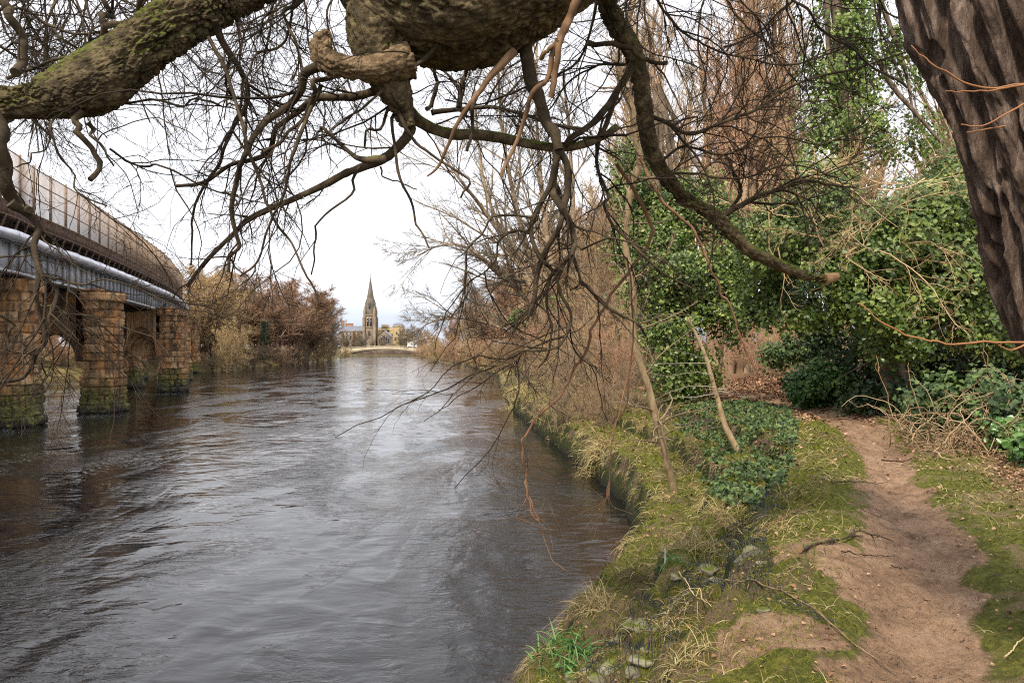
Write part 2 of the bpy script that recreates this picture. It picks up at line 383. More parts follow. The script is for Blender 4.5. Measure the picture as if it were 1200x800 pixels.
wz = (fbm(WX*.8, WY*.5, 0, 3, 77)-.5)*.05+(fbm(WX*3.2+fbm(WX, WY, 1, 2)*2, WY*1.7, 0, 3, 78)-.5)*.045*sstep(.42, .6, fbm(WX*.22, WY*.1, 0, 3, 79))
i4 = np.arange(WX.size).reshape(WX.shape); mb = MB()
mb.add(np.stack([WX, WY, wz], -1).reshape(-1, 3), np.stack([i4[:-1, :-1], i4[1:, :-1], i4[1:, 1:], i4[:-1, 1:]], -1).reshape(-1, 4))
wo = mb.build('river_water', watermat()); tag(wo, kind='structure')
sh = sstep(.75, 0, edge(WY)-WX)*sstep(14, 9, WY)*.8*fbm(WX*2, WY*2, 0, 3, 4)*1.6
PIERS = [(-20.35, 31.4), (-20.3, 38.2), (-24.5, 55.5), (-31.9, 74), (-40, 96), (-17.9, 16), (-16.8, 0)]
foam = sum(np.exp(-((WX-px-.4)/1.6)**2-((WY-py+2.6)/1.5)**2) for px, py in PIERS[:4])*1.0
foam = foam+sstep(1.5, 0, np.abs(WY-262))*sstep(-62, -55, WX)*1.3+sstep(1.2, 0, np.abs(WY-281))*.9
foam = foam+.35*sstep(.62, .72, fbm(WX*.5, WY*.25, 0, 3, 99))*sstep(-3, -6, WX)*sstep(40, 20, WY)
for nm, A in (('shallow', sh), ('foam', foam)):
    a = wo.data.attributes.new(nm, 'FLOAT', 'POINT'); a.data.foreach_set('value', np.clip(A, 0, 1).reshape(-1).astype(np.float32))

# ================================================================ railway bridge
BC = spline([(-16.6, -26), (-16.8, -8), (-17.6, 8), (-18.6, 19), (-19.8, 29.6), (-20.9, 33.7), (-22.5, 40.6), (-26.7, 56), (-31.0, 70), (-39.5, 92), (-52, 114), (-72, 138), (-100, 160)], 1200)
sl = np.concatenate([[0], np.cumsum(np.linalg.norm(np.diff(BC, axis=0), axis=1))])
def bat(s, off=0.0):
    s = np.clip(np.asarray(s, float), 0, sl[-1]-.01); x = np.interp(s, sl, BC[:, 0]); y = np.interp(s, sl, BC[:, 1])
    x2 = np.interp(s+.5, sl, BC[:, 0]); y2 = np.interp(s+.5, sl, BC[:, 1]); x1 = np.interp(s-.5, sl, BC[:, 0]); y1 = np.interp(s-.5, sl, BC[:, 1])
    t = nrm(np.stack([x2-x1, y2-y1], -1)); n = np.stack([t[..., 1], -t[..., 0]], -1)   # outward, towards the viewer
    return np.stack([x, y], -1)+n*np.asarray(off)[..., None], t, n
SL = sl[-1]; SS = np.arange(0, SL-1, .8)
def sweep(mb, prof, m=0, SS=SS):
    """prof: list of (off, z), closed"""
    k = len(prof); rows = []
    for off, z in prof:
        p, _, _ = bat(SS, off); rows.append(np.c_[p, np.full(len(SS), z)])
    v = np.stack(rows, 1).reshape(-1, 3); q = []
    i = np.arange(len(SS)-1)[:, None]*k; j = np.arange(k)[None]; j2 = (j+1) % k
    mb.add(v, np.stack([i+j, i+j2, i+k+j2, i+k+j], -1).reshape(-1, 4), m=m)
def rect(o0, o1, z0, z1): return [(o0, z0), (o1, z0), (o1, z1), (o0, z1)]
STEEL = SM('grey_painted_steel', [(.16, .165, .18), (.36, .37, .39), (.52, .53, .55)], 1.5, rough=.5, bs=12, bstr=.15, stretch=(1, 1, .3), spec=.5)
PIPE = SM('pipe_cladding', [(.42, .44, .50), (.60, .62, .68), (.75, .77, .82)], 2.2, rough=.33, bs=8, bstr=.25, spec=.6, metal=.45)
RUST = SM('rusty_iron', [(.04, .026, .02), (.11, .07, .05), (.22, .13, .085)], 4, rough=.85, bs=30, bstr=.2)
RAILM = SM('rusty_railing', [(.15, .105, .075), (.28, .20, .14), (.40, .31, .23)], 6, rough=.8, bstr=0)
DARKI = SM('dark_timber_deck', [(.03, .022, .018), (.08, .055, .04), (.15, .10, .07)], 2, rough=.9, bs=10, bstr=.4)
def stonemat():
    m, nt, N, L, b = newmat('sandstone_blocks')
    v = mapping(nt); blk = attr(nt, 'rnd'); n1 = noise(nt, v, 1.2, 5, .65); n2 = noise(nt, v, 9, 5, .7)
    f = mathn(nt, 'ADD', mathn(nt, 'MULTIPLY', blk, .4), mathn(nt, 'MULTIPLY', n2, .6))
    c = ramp(nt, f, [(.08, .048, .028), (.32, .19, .09), (.52, .34, .18)], [.3, .5, .72])
    c = mixc(nt, ramp(nt, n1, [(0, 0, 0), (1, 1, 1)], [.45, .62]), c, mixc(nt, n2, (.26, .11, .035), (.56, .27, .09)))
    g = N.new('ShaderNodeNewGeometry'); sp = N.new('ShaderNodeSeparateXYZ'); L.new(g.outputs['Position'], sp.inputs[0])
    zz = mathn(nt, 'ADD', sp.outputs['Z'], mathn(nt, 'MULTIPLY', mathn(nt, 'SUBTRACT', n1, .5), 3.2))
    mz = mathn(nt, 'MULTIPLY', mathn(nt, 'SUBTRACT', 1.9, zz), 1.0, True)
    mc = ramp(nt, n2, [(.03, .032, .012), (.10, .11, .02), (.28, .22, .06)], [.38, .5, .63])
    c = mixc(nt, mz, c, mc)
    st_n = noise(nt, mapping(nt, (2.2, 2.2, .18)), 1.5, 4, .6); c = mixc(nt, mathn(nt, 'MULTIPLY', ramp(nt, st_n, [(0, 0, 0), (1, 1, 1)], [.48, .62]), .75), c, (.05, .035, .025))
    wz_ = mathn(nt, 'MULTIPLY', mathn(nt, 'SUBTRACT', .5, zz), 3, True); c = mixc(nt, wz_, c, (.03, .026, .02))
    L.new(c, b.inputs['Base Color']); b.inputs['Roughness'].default_value = .88; bump(nt, b, n2, .6, .06)
    return m
STONE = stonemat()
br = empty('railway_bridge', (-22, 38, 0), 'long curved railway bridge with grey girder, silver pipe, rusty railings and sandstone piers', 'bridge')
def bp(mb, name, mat, smooth=False, parent=None, loc=(-22, 38, 0)):
    o = mb.build(name, mat, smooth=smooth); o.parent = br if parent is None else parent
    if parent is None: o.matrix_parent_inverse.identity(); o.location = (22, -38, 0)
    return o
mb = MB(); sweep(mb, rect(-.10, 0, 6.25, 7.35)); sweep(mb, rect(-.35, .22, 6.13, 6.24)); sweep(mb, rect(-.3, .18, 7.36, 7.43))
sweep(mb, rect(-8.0, -7.9, 6.13, 7.43))
for s in np.arange(.5, SL-2, .95):
    p, t, n = bat(s, .075); mb.box((p[0], p[1], 6.80), (.05, .14, 1.10), axes=[[*t, 0], [*n, 0], [0, 0, 1]])
bp(mb, 'girder', STEEL)
# the pipe: clad in sections with bands
mb = MB(); p, _, _ = bat(np.arange(0, SL-1, .5), .38); mb.tube(np.c_[p, np.full(len(p), 7.58)], .215+.012*np.sin(np.arange(len(p))*1.3), 14)
pipe = bp(mb, 'pipe', PIPE, True)
mb = MB()
for s in np.arange(1, SL-2, 1.9):
    mb = MB(); p, t, n = bat(s, .38); a = np.array([*p, 7.58]); tt = np.array([*t, 0]); mb.tube([a-tt*.05, a+tt*.05], [.24, .24], 14)
    mb.build('pipe_band', PIPE, parent=pipe)
mb = MB(); sweep(mb, rect(-7.85, -.4, 6.5, 6.7)); sweep(mb, rect(-7.4, -.45, 8.3, 8.55))
for s in np.arange(1, SL-2, 2.4):
    p, t, n = bat(s, -4); mb.box((p[0], p[1], 6.38), (.25, 7.3, .2), axes=[[*t, 0], [*n, 0], [0, 0, 1]])
    mb.box((p[0], p[1], 7.5), (.16, 6.6, 1.5), axes=[[*t, 0], [*n, 0], [0, 0, 1]])
bp(mb, 'deck', DARKI)
mb = MB(); sweep(mb, rect(-.42, -.2, 8.45, 9.12)); sweep(mb, rect(-.5, .12, 8.36, 8.44))
for s in np.arange(.8, SL-2, 1.2):
    p, t, n = bat(s, -.2); p2, _, _ = bat(s, .12); mb.beam((*p, 7.44), (*p2, 8.4), .06, .08)
bp(mb, 'walkway_fascia', RUST)
mb = MB()
for z in (9.05, 9.75, 10.45, 11.08):
    p, _, _ = bat(SS, -.1); mb.tube(np.c_[p, np.full(len(p), z)], np.full(len(p), .028), 4)
for s in np.arange(.3, SL-2, .11):
    p, t, n = bat(s, -.1); mb.box((p[0], p[1], 10.05), (.018, .018, 2.0), axes=[[*t, 0], [*n, 0], [0, 0, 1]])
rl = bp(mb, 'railing', RAILM); rl['label'] = 'rusty brown mesh railing along the bridge walkway'
for s in np.arange(30, SL-30, 2.0)[:80]:
    mb = MB(); p, t, n = bat(s, -.1); mb.box((p[0], p[1], 10.08), (.09, .09, 2.2), axes=[[*t, 0], [*n, 0], [0, 0, 1]])
    bp(mb, 'railing_post', RAILM)
def column(mb, cx, cy, w, l, z0, z1, rz=0.0, seed=0, n=72):
    """round-nosed rusticated stone column; every course and block has its own face"""
    nz = int((z1-z0)/.05); th = np.linspace(0, 2*math.pi, n, endpoint=False); zz = np.linspace(z0, z1, nz)
    TH, Z = np.meshgrid(th, zz); c = np.sign(np.cos(TH))*np.abs(np.cos(TH))**.62; s_ = np.sign(np.sin(TH))*np.abs(np.sin(TH))**.62
    course = np.floor(Z/.42); fz = np.abs((Z/.42-course)-.5)*2
    blk = np.floor((TH/(2*math.pi))*9+(course % 2)*.5); fb = np.abs(((TH/(2*math.pi))*9+(course % 2)*.5)-blk-.5)*2
    rb = _h(blk.astype(np.int64) % 9, course.astype(np.int64), np.int64(seed), 3)
    d = .12*(1-sstep(.84, .99, fz))*(1-sstep(.92, .995, fb))+rb*.07+(fbm(TH*6, Z*5, seed, 3)-.5)*.15
    low = sstep(2.0, 1.7, Z)*.12+sstep(.55, .3, Z)*.10; cap = sstep(z1-.55, z1-.5, Z)*.12
    R = 1+(d+low+cap-.1)/(w*.5)
    x = c*R*w*.5; y = s_*R*l*.5; cr, sr = math.cos(rz), math.sin(rz)
    v = np.stack([cx+x*cr-y*sr, cy+x*sr+y*cr, Z], -1).reshape(-1, 3); i = np.arange(nz*n).reshape(nz, n); i2 = np.roll(i, -1, 1)
    mb.add(v, np.stack([i[:-1], i2[:-1], i2[1:], i[1:]], -1).reshape(-1, 4), r=rb.reshape(-1))
    top = v.reshape(nz, n, 3)[-1]; mb.add(np.vstack([top, [[cx, cy, z1]]]), t=[[k, (k+1) % n, n] for k in range(n)])
def archwall(mb, a, b, z1, th=1.3, spring=2.5):
    a = np.array(a, float); b = np.array(b, float); L_ = np.linalg.norm(b-a); t = (b-a)/L_; n = np.array([t[1], -t[0]])
    k = 40; x = np.linspace(0, L_, k); rr = L_/2; za = spring+np.sqrt(np.maximum(rr*rr-(x-rr)**2, 0))*.78
    za = np.minimum(za, z1-.5)
    rows = []
    for sgn in (1, -1):
        for zz in (za, (za*.5+z1*.5), np.full(k, z1)):
            rows.append(np.c_[a[0]+t[0]*x+n[0]*sgn*th/2, a[1]+t[1]*x+n[1]*sgn*th/2, zz])
    v = np.stack(rows, 0).reshape(-1, 3); i = np.arange(k-1)
    q = []
    for (r0, r1) in ((0, 1), (1, 2), (3, 4), (4, 5), (0, 3), (2, 5)):
        q.append(np.stack([r0*k+i, r0*k+i+1, r1*k+i+1, r1*k+i], -1))
    mb.add(v, np.concatenate(q), r=np.tile(np.repeat(rng.random(10), 4), 6))
REAR = [(-6.3, .4), (-5.6, 1.2), (-6.2, 6.0), (-6, 3.5), (-6, 3), (-6, .5), (-6, .3)]
for k, ((cx, cy), (dx, dy)) in enumerate(zip(PIERS, REAR)):
    mb = MB(); column(mb, cx, cy, 1.38, 1.7, -.6, 5.95, 0, k)
    column(mb, cx+dx, cy+dy, 1.5, 1.8, -.6, 5.95, 0, k+9)
    archwall(mb, (cx-1.0, cy+dy*.16), (cx+dx+1.0, cy+dy*.84), 5.93)
    o = bp(mb, 'pier', STONE, True)
    for bx_, by_ in ((cx-.6, cy+.3), (cx+dx, cy+dy)):
        mb = MB(); mb.box((bx_, by_, 6.02), (1.1, 1.2, .14)); mb.build('bearing_block', STONE, parent=o, smooth=False)
# ================================================================ the town
CD = 480.0; K = CD/F
def px2x(px, d=CD): return (px-600)/F*d
def py2z(py, d=CD): return EYE+(HOR-py)/F*d
CST = SM('church_stone', [(.14, .105, .08), (.26, .20, .15), (.36, .29, .22)], .25, bs=1.5, bstr=.3, bdist=.2, rough=.9)
SPST = SM('spire_stone', [(.08, .07, .06), (.15, .13, .11), (.22, .19, .16)], .25, bs=1.5, bstr=.3, bdist=.2, rough=.9)
YST = SM('yellow_sandstone', [(.34, .25, .13), (.48, .36, .19), (.56, .44, .26)], .2, bs=1.5, bstr=.3, bdist=.2, rough=.9)
SLATE = SM('slate_roof', [(.12, .13, .16), (.18, .19, .23), (.25, .26, .3)], .3, bs=2, bstr=.2, bdist=.1, rough=.6)
GLASSD = SM('dark_window', [(.015, .017, .02), (.03, .03, .035)], 1, rough=.2, bstr=0, spec=.6)
BRICKC = SM('orange_brick', [(.35, .14, .07), (.45, .2, .1)], 1, bstr=0)
ch = empty('church', (px2x(434), CD, 0), 'stone church with one tall pointed spire above the far end of the river', 'church')
def cp(mb, name, mat, par=None, base=None, sm=False):
    o = mb.build(name, mat, smooth=sm); o.parent = par
    if base is not None: o.location = (-base[0], -base[1], -base[2])
    return o
CB = (px2x(434), CD, 0); cx = CB[0]
def sq(cx, cy, h, n=4, r0=math.pi/4):
    return [(cx+h*math.cos(r0+2*math.pi*i/n), cy+h*math.sin(r0+2*math.pi*i/n)) for i in range(n)]
mb = MB(); s2 = 2**.5; hw = 3.35
mb.prism(sq(cx, CD, hw*s2), 0, py2z(369)); mb.prism(sq(cx, CD, (hw+.3)*s2), py2z(384), py2z(383.2)); mb.prism(sq(cx, CD, (hw+.35)*s2), py2z(370), py2z(369.0)+.4)
for sx in (-1, 1):
    for sy in (-1, 1):
        mb.prism(sq(cx+sx*hw, CD+sy*hw, 0.8*s2), 0, py2z(372)); mb.prism(sq(cx+sx*hw*.9, CD+sy*hw*.9, .75*s2), py2z(372), py2z(364)); mb.prism(sq(cx+sx*hw*.9, CD+sy*hw*.9, .8, 8), py2z(364), py2z(358), top=sq(cx+sx*hw*.9, CD+sy*hw*.9, .05, 8))
tw = cp(mb, 'tower', CST, ch, CB)
mb = MB(); mb.prism(sq(cx, CD, 3.3, 8, math.pi/8), py2z(369), py2z(360)); mb.prism(sq(cx, CD, 3.1, 8, math.pi/8), py2z(360), py2z(324), top=sq(cx, CD, .08, 8, math.pi/8))
for a in range(4):
    x, y = cx+2.5*math.cos(a*math.pi/2-math.pi/2), CD+2.5*math.sin(a*math.pi/2-math.pi/2)
    mb.prism(sq(x, y, 1.0), py2z(362), py2z(355.5)); mb.prism(sq(x, y, 1.1), py2z(355.5), py2z(350.5), top=sq(x, y, .05))
mb.prism(sq(cx, CD, 1.6, 8), py2z(343), py2z(342.4)); mb.prism(sq(cx, CD, .16, 6), py2z(324), py2z(321.5))
cp(mb, 'spire', SPST, ch, CB)
mb = MB()
for sx in (-.95, .95):
    x = cx+sx; y = CD-hw-.06
    mb.box((x, y, py2z(378)), (1.0, .12, 4.6)); mb.prism([(x-.5, y-.06), (x+.5, y-.06), (x+.5, y+.06), (x-.5, y+.06)], py2z(378)+2.3, py2z(378)+3.5, top=[(x, y-.06), (x, y-.06), (x, y+.06), (x, y+.06)])
mb.box((cx, CD-hw-.05, py2z(391)), (1.3, .1, 3.4)); mb.box((cx, CD-3.6, py2z(359)), (.7, .2, 2.2))
cp(mb, 'belfry_window', GLASSD, tw)
mb = MB(); x0, x1 = px2x(398), cx-hw; mb.box(((x0+x1)/2, CD+6, 7), (x1-x0, 13, 13.4)); cp(mb, 'nave', CST, ch, CB)
mb = MB(); zr0, zr1 = py2z(388), py2z(381.5)
v = np.array([[x0-.3, CD-1, zr0], [x1, CD-1, zr0], [x1, CD+6, zr1], [x0-.3, CD+6, zr1], [x0-.3, CD+13, zr0], [x1, CD+13, zr0]])
mb.add(v, [[0, 1, 2, 3], [3, 2, 5, 4]]); mb.add(v, t=[[0, 3, 4], [1, 5, 2]]); cp(mb, 'nave_roof', SLATE, ch, CB)
for k in range(6):
    mb = MB(); x = x0+2.2+k*2.35; mb.box((x, CD-.55, py2z(394)), (.9, .12, 4.4)); cp(mb, 'window', GLASSD, ch, CB)

tb = empty('brick_chimney_house', (px2x(405), CD+25, 0), 'low house with orange brick chimneys showing over the church roof', 'house')
B2 = (px2x(405), CD+25, 0)
mb = MB(); mb.box((px2x(407), CD+30, 7), (14, 8, 14)); cp(mb, 'wall', CST, tb, B2)
for (a, b, c) in ((400.2, 403.2, 376.2), (405.5, 413.5, 379.6)):
    mb = MB(); d = CD+25; mb.box((px2x((a+b)/2, d), d, (14+py2z(c, d))/2), ((b-a)*d/F, 2, py2z(c, d)-14)); mb.box((px2x((a+b)/2, d), d, py2z(c, d)+.1), ((b-a)*d/F+.4, 2.3, .35)); cp(mb, 'chimney', BRICKC, tb, B2)

d = CD+14
hall = empty('sandstone_hall', (px2x(460, d), d, 0), 'yellow sandstone hall with battlements and a round turret right of the spire', 'hall'); HB = (px2x(460, d), d, 0)
mb = MB(); X0, X1 = px2x(441.5, d), px2x(470, d); zt = py2z(384.5, d)
mb.box(((X0+X1)/2, d+6, zt/2), (X1-X0, 12, zt))
mb.box((px2x(450.5, d), d+4, (zt+py2z(380.3, d))/2), (px2x(454, d)-px2x(447, d), 8, py2z(380.3, d)-zt))
for k in range(14):
    x = X0+.6+k*(X1-X0-1.2)/13; mb.box((x, d+.3, zt+.35), (.62, .6, .7))
mb.box(((X0+X1)/2, d-.12, zt-1.2), (X1-X0+.2, .25, .3))
cp(mb, 'wall', YST, hall, HB)
mb = MB(); x = px2x(467, d); mb.prism(sq(x, d-1, 3.6, 18), 0, py2z(382.5, d)); mb.prism(sq(x, d-1, 3.9, 18), py2z(383, d), py2z(382, d)); cp(mb, 'turret', YST, hall, HB)
mb = MB()
for z0, z1, r0, r1 in ((382, 380, 3.5, 3.2), (380, 378.6, 3.2, 2.2), (378.6, 377.9, 2.2, .3)):
    mb.prism(sq(x, d-1, r0, 18), py2z(z0, d), py2z(z1, d), top=sq(x, d-1, r1, 18))
cp(mb, 'turret_roof', SLATE, hall, HB)
for (a, b, w, h) in ((459.8, 391.8, 1.0, 1.6), (459.8, 397.5, 1.2, 2.6), (466, 390, .9, 1.5), (464.5, 397, .9, 1.8), (469, 397, .9, 1.8), (455, 387.5, .9, 1.2), (450, 388, .9, 1.2)):
    mb = MB(); mb.box((px2x(a, d), d-.1 if a < 463 else d-4.62, py2z(b, d)), (w, .2, h)); cp(mb, 'window', GLASSD, hall, HB)
d = CD-6
wf = empty('chapel_front', (px2x(450, d), d, 0), 'gabled grey stone chapel front with tall dark traceried windows below the sandstone hall', 'chapel'); WB = (px2x(450, d), d, 0)
mb = MB(); x0, x1, xm = px2x(442.5, d), px2x(457.5, d), px2x(450, d); ze = py2z(394, d); zr = py2z(387.5, d)
v = []
for yy in (d, d+10): v += [[x0, yy, 0], [x1, yy, 0], [x1, yy, ze], [xm, yy, zr], [x0, yy, ze]]
mb.add(v, [[0, 1, 2, 4], [5, 6, 7, 9], [1, 6, 7, 2], [0, 5, 9, 4]], t=[[2, 3, 4], [7, 8, 9]]); cp(mb, 'wall', CST, wf, WB)
mb = MB(); mb.add(np.array([[x0-.4, d-.3, ze-.2], [xm, d-.3, zr+.15], [xm, d+10, zr+.15], [x0-.4, d+10, ze-.2], [x1+.4, d-.3, ze-.2], [x1+.4, d+10, ze-.2]]), [[0, 1, 2, 3], [1, 4, 5, 2]]); cp(mb, 'roof', SLATE, wf, WB)
for k in range(-2, 3):
    mb = MB(); x = xm+k*1.35; h = 4.6-abs(k)*.9; zb = py2z(402, d); y = d-.06
    mb.prism([(x-.42, y-.06), (x+.42, y-.06), (x+.42, y+.06), (x-.42, y+.06)], zb, zb+h); mb.prism([(x-.42, y-.06), (x+.42, y-.06), (x+.42, y+.06), (x-.42, y+.06)], zb+h, zb+h+1, top=[(x, y-.06), (x, y-.06), (x, y+.06), (x, y+.06)])
    cp(mb, 'window', GLASSD, wf, WB)
d = CD+30
for (a, b, t, lab, mat, rm) in ((470, 484.5, 388, 'dark roofed house among bare trees behind the white van', YST, SLATE), (484, 496, 396.5, 'low grey roofed house beyond the right end of the road bridge', CST, SLATE)):
    hs = empty('town_house', (px2x((a+b)/2, d), d, 0), lab, 'house'); HB2 = (px2x((a+b)/2, d), d, 0)
    x0, x1 = px2x(a, d), px2x(b, d); ze = py2z(t+4, d); zr = py2z(t, d)
    mb = MB(); mb.box(((x0+x1)/2, d+4, ze/2), (x1-x0, 8, ze)); cp(mb, 'wall', mat, hs, HB2)
    mb = MB(); v = np.array([[x0-.3, d-.4, ze], [x1+.3, d-.4, ze], [x1+.3, d+4, zr], [x0-.3, d+4, zr], [x0-.3, d+8.4, ze], [x1+.3, d+8.4, ze]]); mb.add(v, [[0, 1, 2, 3], [3, 2, 5, 4]], t=[[0, 3, 4], [1, 5, 2]]); cp(mb, 'roof', rm, hs, HB2)
    mb = MB(); mb.box((x0+1.2, d+4, zr+.6), (.9, .9, 1.8)); cp(mb, 'chimney', BRICKC, hs, HB2)
    for k in range(3):
        mb = MB(); mb.box((x0+1.6+k*(x1-x0-3)/2, d-.06, ze-1.6), (.9, .12, 1.4)); cp(mb, 'window', GLASSD, hs, HB2)

# road bridge: shallow cream arch
d = 290.; RB = (px2x(450, d), d, 0)
rb = empty('road_bridge', RB, 'low cream road bridge crossing the river below the church spire', 'bridge')
CREAM = SM('cream_concrete', [(.34, .28, .19), (.46, .39, .28), (.54, .47, .35)], .4, bs=3, bstr=.15)
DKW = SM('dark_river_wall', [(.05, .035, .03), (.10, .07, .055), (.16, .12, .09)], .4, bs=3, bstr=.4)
x = np.linspace(px2x(400, d), px2x(497, d), 60); xc = (x-x[0])/(x[-1]-x[0]); zt = 2.45+.85*np.sin(xc*math.pi)+xc*.25; zbot = zt-1.15-1.3*np.abs(2*xc-1)**2.2
v = []; n = len(x)
for yy in (d, d+9):
    for zz in (zt, zbot): v.append(np.c_[x, np.full(n, yy), zz])
i = np.arange(n-1); q = [np.stack([a*n+i, a*n+i+1, b*n+i+1, b*n+i], -1) for a, b in ((1, 0), (2, 3), (0, 2), (3, 1))]
mb = MB(); mb.add(np.vstack(v), np.vstack(q)); cp(mb, 'deck', CREAM, rb, RB)
mb = MB(); v2 = np.c_[x, np.full(n, d-.1), zt+.35]; mb.tube(v2, np.full(n, .09), 4)
for k in range(0, n, 2): mb.beam((x[k], d-.1, zt[k]), (x[k], d-.1, zt[k]+.35), .1, .1)
cp(mb, 'parapet_rail', CREAM, rb, RB)
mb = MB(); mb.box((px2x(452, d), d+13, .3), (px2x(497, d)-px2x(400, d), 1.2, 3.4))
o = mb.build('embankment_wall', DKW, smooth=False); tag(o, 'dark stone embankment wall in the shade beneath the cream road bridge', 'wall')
# van
d = 291.5; x = px2x(482, d); zb = 3.0
vn = empty('white_van', (x, d, zb), 'small white van crossing the right end of the road bridge', 'van'); VB = (x, d, zb)
WP = SM('white_paint', [(.75, .76, .78), (.85, .85, .86)], 1, rough=.3, bstr=0, spec=.5)
mb = MB(); mb.prism([(x-1.6, d), (x+1.3, d), (x+1.3, d+1.9), (x-1.6, d+1.9)], zb+.35, zb+2.2, top=[(x-1.5, d+.1), (x+1.2, d+.1), (x+1.2, d+1.8), (x-1.5, d+1.8)])
mb.prism([(x+1.3, d+.05), (x+2.2, d+.05), (x+2.2, d+1.85), (x+1.3, d+1.85)], zb+.35, zb+1.7, top=[(x+1.3, d+.1), (x+1.7, d+.1), (x+1.7, d+1.8), (x+1.3, d+1.8)]); cp(mb, 'body', WP, vn, VB)
mb = MB(); mb.box((x+1.35, d+.03, zb+1.4), (.5, .1, .45)); cp(mb, 'window', GLASSD, vn, VB)
for wx in (-1, 1.4):
    mb = MB(); mb.tube([(x+wx, d-.05, zb+.36), (x+wx, d+.2, zb+.36)], [.34, .34], 12); cp(mb, 'wheel', GLASSD, vn, VB)
d = 300.; x = px2x(391, d)
sh_ = empty('river_hut', (x, d, 2.2), 'small white roofed hut at the water edge left of the road bridge', 'hut'); HB3 = (x, d, 2.2)
mb = MB(); mb.box((x, d, 3.0), (2.6, 2, 1.5)); cp(mb, 'wall', CST, sh_, HB3)
mb = MB(); mb.prism([(x-1.6, d-1.2), (x+1.6, d-1.2), (x+1.6, d+1.2), (x-1.6, d+1.2)], 3.76, 4.7, top=[(x-.2, d-.2), (x+.2, d-.2), (x+.2, d+.2), (x-.2, d+.2)]); cp(mb, 'roof', WP, sh_, HB3)

# ================================================================ bare trees
def twigmat(name, a, b, c, **k): return SM(name, [a, b, c], k.pop('scale', 1.2), rough=.85, bs=40, bstr=k.pop('bstr', .0), rndmix=.55, **k)
TW_RED = twigmat('red_twigs', (.16, .088, .055), (.33, .205, .13), (.47, .315, .21))
TW_BRN = twigmat('brown_twigs', (.11, .075, .045), (.26, .185, .12), (.40, .30, .20))
TW_GRY = twigmat('grey_twigs', (.10, .085, .065), (.22, .19, .14), (.36, .31, .24))
TW_GLD = twigmat('golden_twigs', (.26, .175, .08), (.48, .34, .17), (.62, .46, .25))
TW_TAN = twigmat('tan_twigs', (.23, .15, .07), (.46, .32, .165), (.62, .47, .28))
TW_PNK = twigmat('pinkish_twigs', (.25, .13, .075), (.48, .28, .17), (.62, .41, .27))
BK_BRN = SM('brown_bark', [(.06, .045, .03), (.15, .11, .075), (.26, .20, .14)], 4, bs=30, bstr=.6, stretch=(1, 1, .25), moss=((.10, .12, .02), .15))
BK_TAN = SM('tan_bark', [(.14, .10, .06), (.27, .20, .13), (.40, .31, .21)], 4, bs=30, bstr=.6, stretch=(1, 1, .25))
def tree_mesh(seed, H, stems, lean, n1, n2, n3, a1=.65, a2=.7, l1=.55, l2=.5, l3=.5, trop=.03, tw=.012, R=.02, wander=.10, hz=.0, lsd=.15, base=.3):
    rg = np.random.default_rng(seed)
    an = rg.uniform(0, 2*math.pi, stems); le = np.abs(rg.normal(lean, lean*.4+.02, stems))
    D = np.stack([np.cos(an)*np.sin(le), np.sin(an)*np.sin(le), np.cos(le)], -1)
    P0 = np.c_[rg.normal(0, base, (stems, 2))*(stems > 1), np.full(stems, -.3)]
    L = H*rg.uniform(.75, 1.0, stems); R0 = H*R*rg.uniform(.7, 1.1, stems)
    tr = MB(); cr = MB()
    p0, r0 = growl(P0, D, L, R0, R0*.12, 10, wander*.5, trop, rg)
    tr.tubes(p0, r0, 7)
    P1, D1, L1, R1 = kids(p0, r0, L, n1, .15, .98, a1, .2, l1, rg, .6, hz)
    p1, r1 = growl(P1, D1, L1, R1, np.maximum(R1*.2, tw), 6, wander, trop*1.5, rg); tr.tubes(p1, r1, 5)
    P2, D2, L2, R2 = kids(p1, r1, L1, n2, .15, 1, a2, .25, l2, rg, .6, 0, tw*1.3)
    p2, r2 = growl(P2, D2, np.maximum(L2, H*.04), R2, R2*.4, 4, wander*1.3, trop*1.5, rg); cr.tubes(p2, r2, 3)
    P3, D3, L3, R3 = kids(p2, r2, np.maximum(L2, H*.04), n3, .1, 1, a2, .3, l3, rg, .6, 0, tw)
    p3, r3 = growl(P3, D3, np.maximum(L3, H*.045*rg.uniform(.5, 1.3, len(L3))), R3, R3*.4, 3, wander*1.5, trop, rg); cr.tubes(p3, r3, 3)
    return tr, cr
def tree(name, loc, label, cat, mesh, bark, twig, group=None, rz=0, sc=1):
    e = empty(name, loc, label, cat, group, rz); e.scale = (sc, sc, sc)
    mesh[0].build('trunk', bark, parent=e); mesh[1].build('crown', twig, parent=e); return e
PROT = {}
def plant(kind, loc, label, group=None, sc=(1, 1, 1), rz=None, twig=None, bark=None, name=None):
    spec = KINDS[kind]
    rz = rng.uniform(0, 6.28) if rz is None else rz
    if not isinstance(sc, tuple): sc = (sc, sc, sc)
    if kind not in PROT:
        e = tree(name or spec['name'], loc, label, spec['cat'], tree_mesh(**spec['m']), bark or spec['bark'], twig or spec['twig'], group, rz); e.scale = sc
        PROT[kind] = e; return e
    e = copy_tree(PROT[kind], loc, rz, sc, label, group, {'crown': twig or spec['twig'], 'trunk': bark or spec['bark']})
    return e
